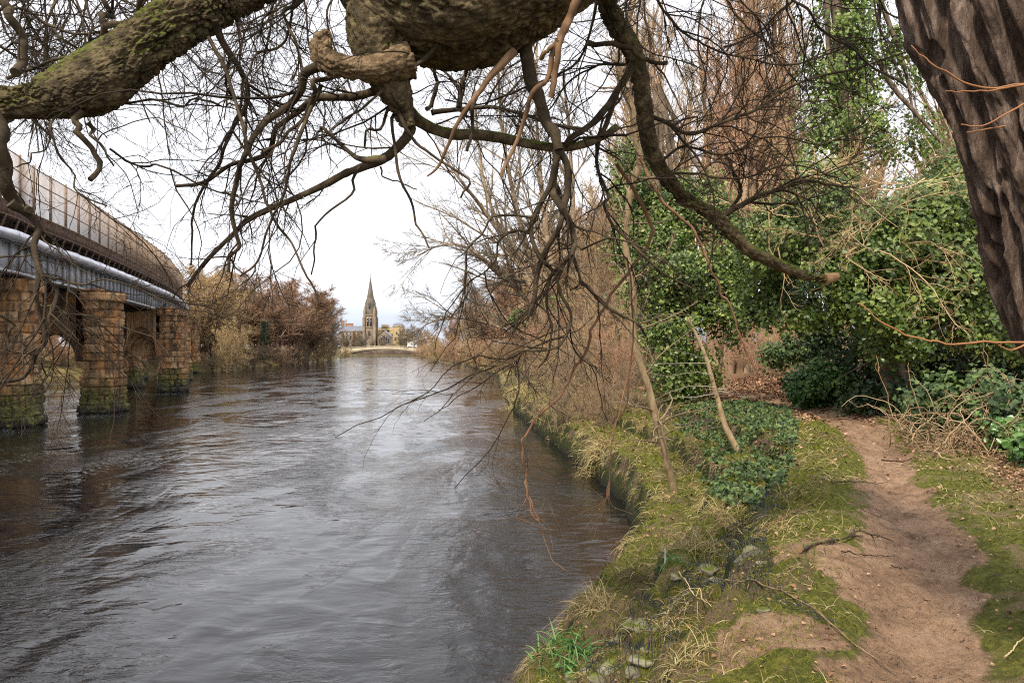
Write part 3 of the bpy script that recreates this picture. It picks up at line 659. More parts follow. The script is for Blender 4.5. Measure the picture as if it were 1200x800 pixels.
KINDS = {
 'round': dict(name='bare_tree', cat='tree', bark=BK_BRN, twig=TW_BRN, m=dict(seed=1, H=12, stems=6, lean=.26, n1=15, n2=13, n3=9, tw=.021, l1=.5)),
 'round2': dict(name='bare_tree', cat='tree', bark=BK_BRN, twig=TW_BRN, m=dict(seed=2, H=12, stems=4, lean=.2, n1=22, n2=13, n3=9, tw=.021, l1=.52, a1=.8)),
 'oval': dict(name='bare_tree', cat='tree', bark=BK_BRN, twig=TW_BRN, m=dict(seed=3, H=13, stems=3, lean=.1, n1=30, n2=13, n3=9, tw=.021, l1=.42, a1=.7)),
 'mound': dict(name='bare_shrub', cat='shrub', bark=BK_BRN, twig=TW_GLD, m=dict(seed=4, H=6, stems=16, lean=.5, n1=9, n2=8, n3=6, tw=.012, l1=.5, R=.008, base=.8)),
 'shrub': dict(name='bare_shrub', cat='shrub', bark=BK_TAN, twig=TW_TAN, m=dict(seed=5, H=4, stems=22, lean=.42, n1=6, n2=5, n3=4, tw=.0065, l1=.5, R=.006, base=.5, wander=.14)),
 'shrub2': dict(name='bare_shrub', cat='shrub', bark=BK_TAN, twig=TW_RED, m=dict(seed=6, H=5, stems=16, lean=.35, n1=8, n2=6, n3=5, tw=.0075, l1=.45, R=.007, base=.6, wander=.14)),
 'thin': dict(name='bare_sapling', cat='tree', bark=BK_TAN, twig=TW_BRN, m=dict(seed=8, H=9, stems=2, lean=.1, n1=22, n2=7, n3=5, tw=.005, l1=.3, R=.008, a1=.9, wander=.12)),
 'poplar': dict(name='tall_bare_tree', cat='tree', bark=SM('pink_bark', [(.22, .14, .09), (.38, .26, .17), (.50, .37, .26)], 3, bs=25, bstr=.6, stretch=(1, 1, .2)), twig=TW_TAN, m=dict(seed=9, H=25, stems=3, lean=.035, n1=26, n2=6, n3=4, tw=.010, l1=.28, R=.012, a1=.42, a2=.45, trop=.08, wander=.08)),
}
# left bank, working away from the railway bridge
def lb(px, d): x = (px-600)/F*d; return (x, d, float(lterr(np.array(x), np.array(d))))
GRP = 'bare trees along the left bank'
for px, d, k, H, tw, lab in [
  (198, 112, 'round2', 11.5, TW_TAN, 'yellow-brown bare tree rising just behind the far end of the railway bridge'),
  (222, 108, 'round', 11.6, TW_TAN, 'tan bare tree on the left bank, first one clear of the railway bridge'),
  (248, 118, 'oval', 12.6, TW_TAN, 'upright tan bare tree, just left of the golden willow'),
  (240, 128, 'round2', 12.5, TW_BRN, 'brown bare tree behind the tan trees left of the golden willow'),
  (282, 150, 'round', 13.6, TW_PNK, 'pinkish brown bare tree standing behind the golden willow'),
  (300, 142, 'round2', 14.2, TW_RED, 'reddish bare tree on the left bank just right of the golden willow'),
  (322, 146, 'round', 14.6, TW_RED, 'broad rust-red bare tree in the middle of the left bank wood'),
  (341, 158, 'oval', 14.2, TW_RED, 'tall rust-red bare tree right of the ivy-dark trunk'),
  (350, 176, 'round2', 14.5, TW_PNK, 'dull pink bare tree behind the rust-red ones'),
  (358, 168, 'round', 12.5, TW_BRN, 'brown bare tree between the rust-red trees and the grey one'),
  (368, 196, 'oval', 14.2, TW_GRY, 'grey-brown bare tree near the town end of the left bank'),
  (378, 205, 'round', 12.0, TW_GRY, 'olive grey bare tree, last large one before the church'),
  (387, 235, 'round2', 8.5, TW_BRN, 'small brown bare tree last before the white roofed hut'),
  (266, 190, 'oval', 17, TW_RED, 'far reddish tree top showing above the golden willow')]:
    sc = H/12.5*rng.uniform(1.04, 1.12); wd = 1.5 if px < 350 else 1.2; plant(k, lb(px, d), lab, GRP, (sc*wd, sc*wd, sc), twig=tw)
plant('mound', lb(272, 102), 'rounded golden willow shrub on the left bank', None, (1.0, 1.0, 1.28), name='golden_willow', twig=TW_GLD)
for px, d, s, tw, lab in [(231, 99, .45, TW_TAN, 'low tan shrub at the water beside the railway bridge'), (297, 122, .75, TW_BRN, 'low brown shrub right of the golden willow'),
   (330, 136, .8, TW_RED, 'low reddish shrub under the rust-red trees'), (352, 150, .85, TW_BRN, 'low brown shrub hanging over the water mid way along the left bank'), (372, 172, .9, TW_TAN, 'low tan shrub under the grey-brown tree'),
   (388, 205, .9, TW_GRY, 'low grey shrub near the town end of the left bank'), (405, 255, .7, TW_TAN, 'pale shrub at the left end of the road bridge'), (249, 104, .4, TW_GRY, 'small grey shrub at the waterline left of the golden willow'),
   (72, 80, .55, TW_PNK, 'pinkish shrub seen between the two nearest bridge piers'), (92, 83, .5, TW_TAN, 'tan shrub seen just left of the second bridge pier'), (50, 79, .6, TW_RED, 'reddish shrub seen right of the nearest bridge pier'), (163, 95, .6, TW_PNK, 'pinkish shrub glimpsed under the bridge beyond the second pier'), (110, 92, .7, TW_TAN, 'tan shrub hidden behind the second bridge pier'), (12, 76, .6, TW_TAN, 'tan shrub behind the nearest bridge pier')]:
    plant('mound', lb(px, d), lab, 'low shrubs along the left bank', (s*1.1, s*1.1, s), twig=tw)
for px, d, s, tw, k, lab in [(60, 100, .8, TW_BRN, 'round', 'brown bare tree seen under the bridge between the near piers'), (130, 118, .85, TW_TAN, 'round2', 'tan bare tree behind the bridge deck'), (10, 96, .8, TW_BRN, 'oval', 'brown bare tree behind the nearest pier')]:
    plant(k, lb(px, d), lab, GRP, s, twig=tw)
for k in range(9): plant('round2' if k % 2 else 'round', lb(205+k*19, 185+(k*13) % 40), 'bare brown tree deep in the left bank wood behind the others', 'bare trees deep in the left bank wood', (1.35, 1.35, .98), twig=[TW_BRN, TW_PNK, TW_GRY][k % 3])
# far trees in front of the town
for px, d, s, tw, k, lab in [(406, 330, .62, TW_GRY, 'round', 'olive bare tree below the left end of the church roof'), (415, 350, .66, TW_BRN, 'oval', 'brown bare tree in front of the church nave'), (424, 345, .6, TW_GRY, 'round2', 'grey-green bare tree just left of the church tower'),
    (436, 360, .35, TW_BRN, 'round', 'small brown tree at the foot of the church tower'), (448, 370, .4, TW_BRN, 'round2', 'low brown tree in front of the chapel front'), (476, 380, .95, TW_BRN, 'round', 'wide brown tree on the slope right of the turret'), (470, 400, .8, TW_GRY, 'oval', 'grey tree behind the turret'),
    (496, 330, .7, TW_PNK, 'round', 'pinkish bare tree past the right end of the road bridge'), (508, 345, .75, TW_TAN, 'round2', 'tan bare tree at the far end of the right bank')]:
    plant(k, ((px-600)/F*d, d, 2.1), lab, 'bare trees before the town', s, twig=tw)
# right bank far to near
def rbk(px, d):
    x = (px-600)/F*d; return (x, d, float(terr(np.array(x), np.array(d)))-.05)
GR = 'bare shrubs and trees along the right bank'
for px, d, k, s, tw, lab in [
  (493, 245, 'mound', .9, TW_PNK, 'pinkish shrub farthest down the right bank by the road bridge'),
  (503, 215, 'mound', 1.0, TW_TAN, 'tan rounded shrub on the right bank, second from the road bridge'),
  (513, 185, 'mound', 1.0, TW_GLD, 'yellowish shrub on the right bank, third from the road bridge'),
  (522, 160, 'mound', 1.1, TW_TAN, 'broad tan shrub over the water, fourth from the road bridge'),
  (540, 135, 'mound', .95, TW_PNK, 'pale red shrub on the right bank below the leaning willow'),
  (556, 115, 'mound', .85, TW_TAN, 'straw coloured shrub over the water below the leaning willow'),
  (574, 98, 'mound', .8, TW_PNK, 'brown-pink shrub overhanging the water at the bend'),
  (588, 84, 'mound', .7, TW_TAN, 'tan shrub hanging over the water where the near bank bends away'),
  (530, 190, 'round', .8, TW_RED, 'small red-brown tree far down the right bank'),
  (552, 150, 'round2', .85, TW_TAN, 'tan tree behind the shrubs far down the right bank'),
  (572, 125, 'round', 1.0, TW_RED, 'large rust-red tree behind the leaning willow'),
  (592, 105, 'oval', 1.0, TW_RED, 'rust-red upright tree behind the leaning willow trunk'),
  (612, 95, 'round2', 1.0, TW_PNK, 'pinkish tree inland of the leaning willow'),
  (640, 88, 'oval', 1.25, TW_TAN, 'tall tan tree inland of the leaning willow'),
  (672, 80, 'round', 1.2, TW_PNK, 'broad pinkish tree behind the brown thicket'),
  (705, 76, 'oval', 1.3, TW_TAN, 'tall tan tree behind the brown thicket'),
  (606, 62, 'shrub2', .8, TW_RED, 'red twigged shrub at the bend of the near bank'),
  (625, 54, 'shrub2', .8, TW_PNK, 'pink-brown shrub just inland of the bend'),
  (636, 50, 'shrub2', 1.1, TW_RED, 'red-brown shrub under the leaning willow trunk'),
  (648, 42, 'shrub', .7, TW_TAN, 'tan shrub on the bank above the pale grass'),
  (655, 44, 'shrub2', 1.15, TW_PNK, 'pinkish brown shrub behind the bank grass'),
  (668, 34, 'shrub', .8, TW_TAN, 'tan twiggy shrub in the middle of the thicket'),
  (690, 38, 'shrub2', 1.05, TW_BRN, 'brown shrub in the thicket left of the ivy tree'),
  (712, 31, 'shrub', .85, TW_PNK, 'pinkish twiggy shrub left of the ivy covered tree'),
  (735, 33, 'shrub2', 1.0, TW_TAN, 'tan shrub touching the left side of the ivy covered tree'),
  (658, 25, 'shrub', .42, TW_BRN, 'low brown bramble bush on the terraced bank'),
  (690, 24, 'shrub', .48, TW_TAN, 'low tan bramble bush on the terraced bank'),
  (712, 22.5, 'shrub', .42, TW_RED, 'low reddish bramble bush by the leaning sapling'),
  (735, 24, 'shrub', .4, TW_BRN, 'low brown bush right of the leaning sapling'),
  (648, 60, 'thin', 1.3, TW_BRN, 'slender bare tree rising from the thicket beside the willow'),
  (676, 46, 'thin', 1.2, TW_TAN, 'slender tan tree rising from the middle of the thicket'),
  (703, 42, 'thin', 1.3, TW_BRN, 'slender brown tree rising left of the ivy covered tree'),
  (728, 48, 'thin', 1.5, TW_TAN, 'tall slender tan tree close behind the ivy covered tree'),
  (690, 60, 'thin', 1.7, TW_PNK, 'tall slender pinkish tree behind the thicket'),
  (880, 36, 'shrub', .75, TW_PNK, 'pinkish twiggy shrub seen through the gap beyond the path'),
  (905, 33, 'shrub', .62, TW_PNK, 'pink-brown shrub beyond the clearing, behind the green bush'),
  (925, 38, 'shrub2', .7, TW_TAN, 'tan shrub at the back of the clearing'),
  (862, 40, 'shrub2', .9, TW_RED, 'reddish shrub beyond the ivy covered tree'),
  (945, 34, 'shrub', .7, TW_TAN, 'tan shrub behind the green bush by the path')]:
    plant(k, rbk(px, d), lab, GR, (s, s, s), twig=tw)
for px, d, s, tw, lab in [(800, 46, .95, TW_TAN, 'tall pale poplar directly above the ivy covered tree'), (838, 44, 1.0, TW_TAN, 'tall poplar, second to the right of the ivy covered tree'), (868, 40, .95, TW_PNK, 'tall pink barked poplar, third right of the ivy covered tree'),
   (905, 42, 1.05, TW_TAN, 'tall straight poplar left of the ivy clad trunk'), (930, 46, 1.0, TW_TAN, 'tall poplar directly behind the ivy clad trunk'), (765, 52, 1.0, TW_TAN, 'tall tan poplar behind the drooping mossy limb'), (740, 60, 1.0, TW_PNK, 'tall pinkish poplar farther off above the thicket'), (1010, 44, 1.0, TW_TAN, 'tall tan poplar right of the ivy clad trunk'), (1120, 40, 1.0, TW_BRN, 'tall bare tree behind the furrowed trunk')]:
    plant('poplar', rbk(px, d), lab, 'tall bare poplars behind the path', (s*1.15, s*1.15, s), twig=tw)
rt = np.random.default_rng(90)
for k in range(34):
    d = rt.uniform(27, 60); px = rt.uniform(648+(58-d)*.6, 775); s = rt.uniform(.6, 1.1)
    plant('shrub' if k % 3 else 'shrub2', rbk(px, d), 'tan or brown bare shrub within the dense thicket left of the ivy covered tree', 'bare shrubs making up the right bank thicket', s*d/44, twig=[TW_TAN, TW_PNK, TW_TAN, TW_BRN][k % 4])
for k in range(9):
    plant('shrub2' if k % 2 else 'shrub', rbk(815+k*17, 44+(k*7) % 19), 'pinkish brown bare shrub closing the view beyond the clearing', 'bare shrubs behind the clearing', .62 if k < 4 else 1.05, twig=[TW_PNK, TW_TAN, TW_RED][k % 3])
for px, d, s, tw, lab in [(1065, 22, .9, TW_BRN, 'slender brown sapling rising out of the ivy near the furrowed trunk')]:
    plant('thin', rbk(px, d), lab, 'slender saplings by the arching ivy', (s*1.5, s*1.5, s), twig=tw)
# big leaning bare willow over the river
rg = np.random.default_rng(44); base = np.array(rbk(655, 50)); D0 = 50.
stem = [[(655, 436, 16), (640, 380, 14), (610, 310, 11), (570, 250, 8), (535, 205, 5), (508, 165, 2.5)],
        [(655, 436, 15), (645, 370, 13), (618, 290, 11), (600, 220, 8), (588, 150, 5), (583, 80, 2.5)],
        [(652, 436, 13), (632, 370, 10), (590, 325, 8), (548, 290, 6), (515, 288, 3), (488, 300, 2)],
        [(657, 436, 14), (655, 360, 12), (640, 270, 10), (632, 190, 7), (628, 110, 5), (630, 40, 3)],
        [(652, 436, 10), (622, 400, 8), (575, 380, 6), (530, 372, 4), (498, 380, 2)],
        [(658, 436, 13), (668, 350, 11), (672, 260, 9), (668, 170, 6), (660, 80, 4)],
        [(600, 300, 7), (570, 225, 5), (560, 160, 4), (556, 95, 2)]]
pts = []; rad = []
for s_ in stem:
    c = spline([[*P(a, b, D0+rg.uniform(-1.5, 1.5)*(j > 0)), r*.5*D0/F*.62] for j, (a, b, r) in enumerate(s_)], 13); pts.append(c[:, :3]); rad.append(c[:, 3])
pts = np.array(pts)-base; rad = np.array(rad); Ls = np.linalg.norm(np.diff(pts, axis=1), axis=2).sum(1)
tr = MB(); cr = MB(); tr.tubes(pts, rad, 8)
a = kids(pts, rad, Ls, 17, .22, 1, .5, .2, .42, rg, .55); p1, r1 = growl(a[0], a[1], a[2], a[3], np.maximum(a[3]*.2, .012), 7, .09, .02, rg); tr.tubes(p1, r1, 5)
a = kids(p1, r1, a[2], 10, .15, 1, .55, .2, .5, rg, .55, 0, .014); L2 = np.maximum(a[2], .7); p2, r2 = growl(a[0], a[1], L2, a[3], a[3]*.4, 5, .12, -.02, rg); cr.tubes(p2, r2, 3)
a = kids(p2, r2, L2, 7, .1, 1, .6, .25, .6, rg, .6, 0, .009); L3 = np.maximum(a[2], .5); p3, r3 = growl(a[0], a[1], L3, a[3], a[3]*.5, 4, .12, -.06, rg); cr.tubes(p3, r3, 3)
tree('leaning_willow', tuple(base), 'large bare many-stemmed willow leaning out over the river, taller than the thicket', 'tree', (tr, cr), BK_TAN, TW_GRY)
# ================================================================ overhanging tree
rg = np.random.default_rng(12)
BKM = SM('mossy_bark', [(.035, .028, .017), (.12, .09, .048), (.28, .215, .12)], 14, bs=70, bstr=1, bdist=.018, moss=((.15, .19, .02), .74, 5))
BKF = SM('furrowed_bark', [(.04, .026, .019), (.13, .088, .066), (.33, .25, .205)], 22, bs=90, bstr=1, bdist=.02, stretch=(1, 1, .22))
BRB = SM('branch_bark', [(.024, .018, .012), (.062, .045, .027), (.13, .095, .055)], 9, bs=90, bstr=.5, bdist=.004, moss=((.13, .14, .03), .25, 9))
TWD = SM('fine_twigs', [(.015, .011, .008), (.038, .026, .017), (.08, .055, .034)], 3, bstr=0, rndmix=.5)
PEEL = SM('peeled_orange_wood', [(.07, .04, .022), (.18, .105, .055), (.30, .19, .11)], 9, bs=60, bstr=.5, bdist=.005, stretch=(1, 1, .4))
CUT = SM('sawn_wood', [(.10, .055, .028), (.26, .15, .075), (.42, .27, .15)], 9, bs=60, bstr=.4, bdist=.004)
REDT = SM('red_brown_twig', [(.10, .05, .028), (.22, .115, .062), (.33, .19, .11)], 5, bstr=0)
ORT = SM('orange_twig', [(.24, .10, .04), (.38, .18, .08)], 5, bstr=0, rough=.6)
def pxpath(ctrl):
    """ctrl rows (px, py, r_px, d) -> world centre + world radius"""
    c = np.array(ctrl, float); return np.array([[*P(a, b, d), r*d/F] for a, b, r, d in c])
def limb(ctrl, n, sides, disp, seed, mb=None, endcap=True):
    c = spline(pxpath(ctrl), n); pts = c[:, :3]; rad = c[:, 3]
    T = nrm(np.gradient(pts, axis=0)); s = np.concatenate([[0], np.cumsum(np.linalg.norm(np.diff(pts, axis=0), axis=1))])
    U = np.empty_like(pts); ref = np.array([0, 0, 1.]) if abs(T[0, 2]) < .9 else np.array([0, 1., 0])
    U[0] = nrm(np.cross(T[0], ref))
    for i in range(1, n): u = U[i-1]-(U[i-1]@T[i])*T[i]; U[i] = nrm(u)
    W = np.cross(T, U); th = np.linspace(0, 2*math.pi, sides, endpoint=False)
    TH, S = np.meshgrid(th, s); R = rad[:, None]; dd = disp(TH, S, R, seed)
    RR = R+dd
    v = pts[:, None, :]+RR[..., None]*(np.cos(TH)[..., None]*U[:, None, :]+np.sin(TH)[..., None]*W[:, None, :])
    mb = mb or MB(); i = np.arange(n*sides).reshape(n, sides); i2 = np.roll(i, -1, 1)
    mb.add(v.reshape(-1, 3), np.stack([i[:-1], i2[:-1], i2[1:], i[1:]], -1).reshape(-1, 4))
    if endcap:
        for e in (0, n-1):
            ring = v[e]; cc = pts[e]+T[e]*(0 if e == 0 else .15*rad[e]); mb.add(np.vstack([ring, [cc]]), t=[[k, (k+1) % sides, sides] for k in range(sides)])
    return mb, pts, rad
def d_scale(TH, S, R, sd):
    x = np.cos(TH)*R; y = np.sin(TH)*R
    big = (fbm(x*3.2+sd, y*3.2, S*1.5, 3, sd)-.5)*.30*R; am = .25+.95*sstep(.38, .62, fbm(x*4, y*4, S*2.2, 2, sd+11))
    n = fbm(x*42, y*42, S*26, 3, sd+1); w = 1-np.abs(2*n-1); n_ = fbm(x*12, y*12, S*7, 2, sd+7); w2 = 1-np.abs(2*n_-1)
    return big-am*(np.clip(w-.70, 0, 1)*.075+np.clip(w2-.82, 0, 1)*.12)+(fbm(x*60, y*60, S*50, 2, sd+2)-.5)*.010
def d_furrow(TH, S, R, sd):
    wob = fbm(np.cos(TH)*3, np.sin(TH)*3, S*1.1, 3, sd)*9+fbm(np.cos(TH)*9, np.sin(TH)*9, S*3.2, 2, sd+8)*2.2
    x = np.cos(TH)*R; y = np.sin(TH)*R
    w = np.abs(np.sin(TH*11+wob)); am = .45+.9*fbm(x*9, y*9, S*1.6, 2, sd+9)
    n2 = fbm(x*34, y*34, S*5, 3, sd+2)
    big = (fbm(x*3, y*3, S*1.2, 3, sd+3)-.5)*.5*R
    return big*.6+sstep(.42, .80, w)*.075*am*(1-.8*sstep(.62, .8, fbm(x*10+3, y*10, S*7, 2, sd+4)))-.035+(n2-.5)*.05+(fbm(x*90, y*90, S*30, 2, sd+5)-.5)*.012
ot = empty('overhanging_tree', tuple(P(1470, 857, 3.2)), 'huge old tree with furrowed trunk by the path and mossy limbs arching over the river', 'tree')
def hp(mb, name, mat, label=None, parent=None):
    o = mb.build(name, mat); o.parent = parent or ot
    if parent is None: o.location = tuple(-np.array(ot.location))
    if label: o['label'] = label
    return o
mb, _, _ = limb([(1500, 940, 150, 3.25), (1462, 800, 128, 3.2), (1400, 600, 104, 3.2), (1325, 430, 90, 3.2), (1285, 330, 92, 3.2), (1262, 230, 92, 3.2), (1226, 110, 93, 3.2), (1186, -20, 106, 3.25), (1150, -160, 100, 3.4), (1080, -290, 90, 3.8), (960, -350, 78, 4.3)], 900, 680, d_furrow, 3)
trunk = hp(mb, 'trunk', BKF, 'leaning reddish brown trunk with deep vertical furrows')
mb, _, _ = limb([(1020, -345, 72, 4.1), (900, -340, 72, 4.3), (800, -280, 70, 4.4), (725, -165, 76, 4.3), (655, -75, 84, 4.25), (592, -34, 90, 4.2), (530, -18, 96, 4.2), (472, -38, 86, 4.2), (415, -100, 58, 4.2), (350, -75, 42, 4.2), (300, -32, 35, 4.2), (250, 0, 33, 4.2), (200, 29, 31, 4.15), (150, 65, 31, 4.12), (102, 97, 35, 4.1), (50, 114, 24, 4.1), (5, 121, 20, 4.05), (-50, 148, 22, 4.0), (-110, 190, 20, 3.95), (-190, 205, 16, 3.9), (-290, 190, 12, 3.9), (-420, 215, 8, 3.9), (-560, 260, 4, 3.9)], 1250, 380, d_scale, 21)
main = hp(mb, 'limb', BKM, 'massive mossy limb sagging across the top and down to the left')
mb, _, _ = limb([(452, -10, 44, 4.15), (448, 44, 40, 4.15), (454, 84, 27, 4.15), (465, 110, 19, 4.15), (472, 130, 14, 4.2), (479, 150, 9.5, 4.2)], 160, 120, d_scale, 33)
hp(mb, 'limb', BKM, 'short dark knee of bark under the great limb')
mb, _, _ = limb([(480, 70, 24, 4.1), (445, 80, 19, 4.05), (418, 80, 15, 4.0), (395, 76, 15, 3.98), (380, 68, 15, 3.97), (376, 56, 14, 3.97), (379, 44, 12, 3.97), (383, 35, 5, 3.97)], 120, 80, lambda a, b, c, d: d_scale(a, b, c, d)*.6, 35)
hp(mb, 'branch_stub', SM('weathered_wood', [(.06, .04, .022), (.17, .115, .062), (.34, .24, .14)], 14, bs=60, bstr=1, bdist=.012, moss=((.16, .15, .03), .2, 8)), 'broken orange stub with a knot hole')
mb, _, _ = limb([(690, -80, 15, 4.6), (706, -15, 13, 4.7), (724, 30, 14, 4.8), (742, 62, 13, 4.9), (753, 105, 12, 5.0), (758, 150, 10.5, 5.1), (770, 190, 10, 5.2), (800, 230, 9, 5.3), (838, 254, 9, 5.4), (878, 292, 8.5, 5.5), (921, 314, 7.5, 5.6), (952, 325, 6.5, 5.7), (968, 327, 5.5, 5.75)], 420, 60, lambda a, b, c, d: d_scale(a, b, c, d)*1.0, 41)
hp(mb, 'limb', BKM, 'long mossy drooping limb ending over the path')
mb = MB(); mb.tube([P(966, 327, 5.74), P(976, 325, 5.76), P(982, 323, 5.78)], [.042, .036, .026], 10); hp(mb, 'cut_end', CUT, 'orange broken end of the drooping limb')

BR = []   # (ctrl, kidscale, material)
def B(d, r0, r1, *xy, k=1.0, m=None, d1=None):
    n = len(xy)//2; f_ = .68 if r0 < 12 else .85; rr = r0*f_+(r1*.7-r0*f_)*np.linspace(0, 1, n)**.62; dd = np.linspace(d, d1 or d, n)
    BR.append(([(xy[2*i], xy[2*i+1], rr[i], dd[i]) for i in range(n)], k, m))
# right-going and left-going main boughs below the knee
B(4.25, 12, 6, 452, 112, 467, 118, 487, 137, 525, 152, 575, 157, 625, 166, 662, 170, 700, 163, 722, 150, k=.8, d1=4.9, m=BKM)
B(4.2, 11.5, 3.0, 474, 138, 480, 150, 466, 172, 448, 187, 415, 200, 395, 210, 340, 237, 300, 255, 275, 270, 237, 305, 212, 335, k=1.3, d1=4.7)
B(4.2, 7, 2, 450, 187, 425, 188, 410, 180, 395, 165, 380, 152, 370, 150, k=1.1)
B(4.2, 9, 3, 464, 98, 445, 108, 428, 116, 412, 121, 375, 121, 360, 128, 340, 142, 325, 155, 317, 175, 300, 187, 270, 195, 235, 212, 200, 216, k=1.3, d1=4.9)
B(4.1, 9, 2.5, 388, 78, 360, 85, 352, 103, 335, 120, 312, 140, 300, 162, 292, 185, 282, 205, 277, 220, 272, 250, 277, 277, 280, 290, 272, 302, 272, 322, k=1.2, d1=4.4)
B(4.1, 5, 2.5, 392, 80, 371, 95, 370, 107, 355, 127, 335, 148, 322, 165, 305, 180, k=1.0)
B(4.0, 4, 1.6, 235, 35, 257, 72, 272, 107, 285, 142, 292, 175, 300, 205, 310, 235, 322, 262, 335, 280, 350, 312, 362, 337, 367, 355, k=.35)
B(4.2, 6.5, 1.5, 258, 30, 262, 50, 280, 80, 287, 100, 287, 125, 277, 150, 267, 178, 262, 195, 247, 215, 232, 242, 227, 258, 228, 280, 226, 312, k=1.2, d1=4.8)
B(4.1, 4, 1.5, 372, 95, 360, 135, 352, 175, 347, 190, 337, 220, 330, 245, 320, 262, 307, 285, 295, 307, 275, 322, k=1.0)
B(4.3, 3, 1.2, 424, 194, 413, 210, 414, 226, 397, 247, 378, 268, 372, 285, 372, 307, 363, 322, k=1.0)
B(4.3, 3.5, 1.6, 345, -25, 337, 0, 337, 17, 330, 40, 317, 52, 300, 65, 292, 84, 286, 110, k=1.0)
B(4.3, 4, 1.8, 372, -30, 347, 12, 338, 22, 344, 40, 350, 52, 350, 68, 338, 90, k=1.0)
B(4.15, 9, 6, 31, 92, 27, 52, 17, 20, 6, 0, -8, -50, k=.8)
B(4.15, 6, 4, 128, 32, 125, 22, 120, 0, 108, -30, k=1)
B(4.1, 7, 4, 108, 50, 140, 30, 165, 8, 190, -20, k=.5)
B(4.3, 3, 2, -10, 20, 27, 12, 50, 25, 85, 36, 122, 35, k=1.3)
B(4.2, 3.5, 2, 8, 92, 38, 76, 70, 62, 95, 45, 101, 25, 92, -10, k=1.3)
B(4.2, 3, 2, -10, 50, 8, 60, 20, 75, 30, 90, k=1.2)
B(4.4, 3, 1.5, 60, -20, 55, 20, 70, 45, 95, 58, k=1.3)
B(4.1, 7, 4, 102, 132, 90, 142, 95, 150, 102, 163, 110, 178, 113, 194, 110, 211, k=.1)
B(4.1, 3.5, 1.3, 98, 142, 110, 162, 125, 172, 134, 184, 138, 197, k=.4)
B(4.3, 2.6, 1.3, 125, 172, 150, 188, 180, 193, 210, 203, 245, 220, 275, 225, k=1.3)
B(4.3, 2.5, 1.5, 118, 121, 150, 124, 185, 121, 212, 124, 225, 115, 243, 117, 262, 123, 278, 126, k=1.2)
B(4.1, 2.4, 1.2, 62, 138, 70, 170, 75, 195, 85, 222, 100, 233, 120, 240, k=.7)
B(4.1, 2.2, 1.2, 40, 140, 52, 160, 45, 180, 30, 200, k=.8)
B(4.0, 20, 6, -18, 128, 0, 150, 6, 175, 5, 205, 6, 232, 22, 243, 34, 246, k=.15)
B(4.0, 9, 2.6, 20, 240, 28, 250, 37, 272, 41, 300, 55, 322, 67, 340, 73, 362, 74, 378, k=1.0)
B(4.0, 5, 3.5, 44, 310, 47, 330, 48, 360, 50, 395, 40, 412, 22, 438, 8, 446, -15, 450, k=.7)
B(4.0, 2.6, 1.2, -10, 306, 15, 302, 34, 299, 40, 296, k=.7)
B(4.1, 2.2, 1.0, 55, 322, 78, 328, 100, 333, 118, 330, 135, 330, 155, 334, 175, 342, 200, 357, 218, 366, k=1.3)
B(4.0, 3, 1.5, -10, 368, 5, 372, 10, 385, 5, 397, 12, 413, k=.4)
B(4.1, 3, 1.2, 52, 360, 66, 358, 80, 366, 100, 368, 112, 372, k=1.2)
B(4.1, 2.5, 1.2, 73, 360, 85, 385, 70, 400, 60, 420, 52, 440, k=1.2)
# centre
B(4.1, 4.5, 1.6, 515, 55, 487, 80, 462, 95, 432, 122, 407, 135, 375, 162, k=.2)
B(4.0, 7.5, 1.5, 603, 55, 575, 85, 560, 110, 542, 140, 525, 175, 512, 197, 502, 208, k=0, m=PEEL)
B(4.0, 4, 2.5, 556, 115, 553, 135, 552, 152, 546, 176, k=0)
B(4.2, 4.5, 1.6, 466, 116, 470, 135, 482, 160, 500, 176, 525, 195, 551, 212, 547, 222, 540, 231, k=.25)
B(4.2, 4.2, 1.6, 469, 118, 460, 130, 455, 145, 462, 185, 470, 215, 482, 237, 485, 258, 495, 273, 503, 291, k=.25)
B(4.2, 4, 2, 468, 116, 452, 130, 436, 152, 424, 168, k=0)
B(4.2, 1.8, .9, 444, 192, 449, 207, 460, 209, 471, 212, 487, 217, k=0)
B(4.3, 12, 8.5, 612, 20, 617, 60, 622, 92, 632, 117, 638, 145, 648, 162, 653, 180, k=.3)
B(4.3, 7, 4.5, 652, 176, 650, 200, 647, 228, 656, 248, 668, 264, 672, 282, 670, 300, k=.7)
B(4.3, 7, 4, 652, 176, 664, 192, 668, 220, 662, 245, 655, 270, 640, 294, 630, 318, 626, 345, 620, 372, k=1.0)
B(4.3, 5.5, 1.5, 653, 185, 645, 218, 628, 250, 623, 273, 632, 302, 650, 320, 658, 340, 672, 367, 665, 392, 651, 407, 609, 411, 588, 428, 563, 428, k=1.0)
B(4.4, 5, 1.6, 650, 215, 660, 241, 672, 268, 669, 301, 651, 329, 630, 354, 606, 382, k=1.0)
B(4.4, 4, 1.4, 669, 300, 645, 325, 641, 360, 646, 385, 641, 417, 630, 432, k=1.0)
B(4.4, 3, 1.8, 670, 300, 680, 320, 680, 334, 668, 341, k=.5)
B(4.4, 3, 1.2, 625, 254, 602, 250, 577, 252, 563, 273, 547, 290, 544, 312, 552, 328, k=1.4)
B(4.4, 2.8, 1.0, 623, 271, 602, 269, 584, 283, 583, 301, 570, 315, 549, 329, 546, 348, 530, 372, k=1.4)
B(4.5, 3.2, 2, 680, 329, 711, 357, 740, 375, 761, 393, k=.7)
B(4.4, 2.8, 1, 665, 393, 640, 400, 615, 412, 600, 430, 590, 452, k=1.2)
B(3.9, 9.5, 5, 684, -20, 674, 0, 664, 24, 656, 50, 651, 84, 644, 117, k=0, m=PEEL)
B(3.9, 6, 3, 652, 52, 647, 66, 641, 95, 622, 117, 610, 152, 594, 188, 587, 213, k=0, m=PEEL)
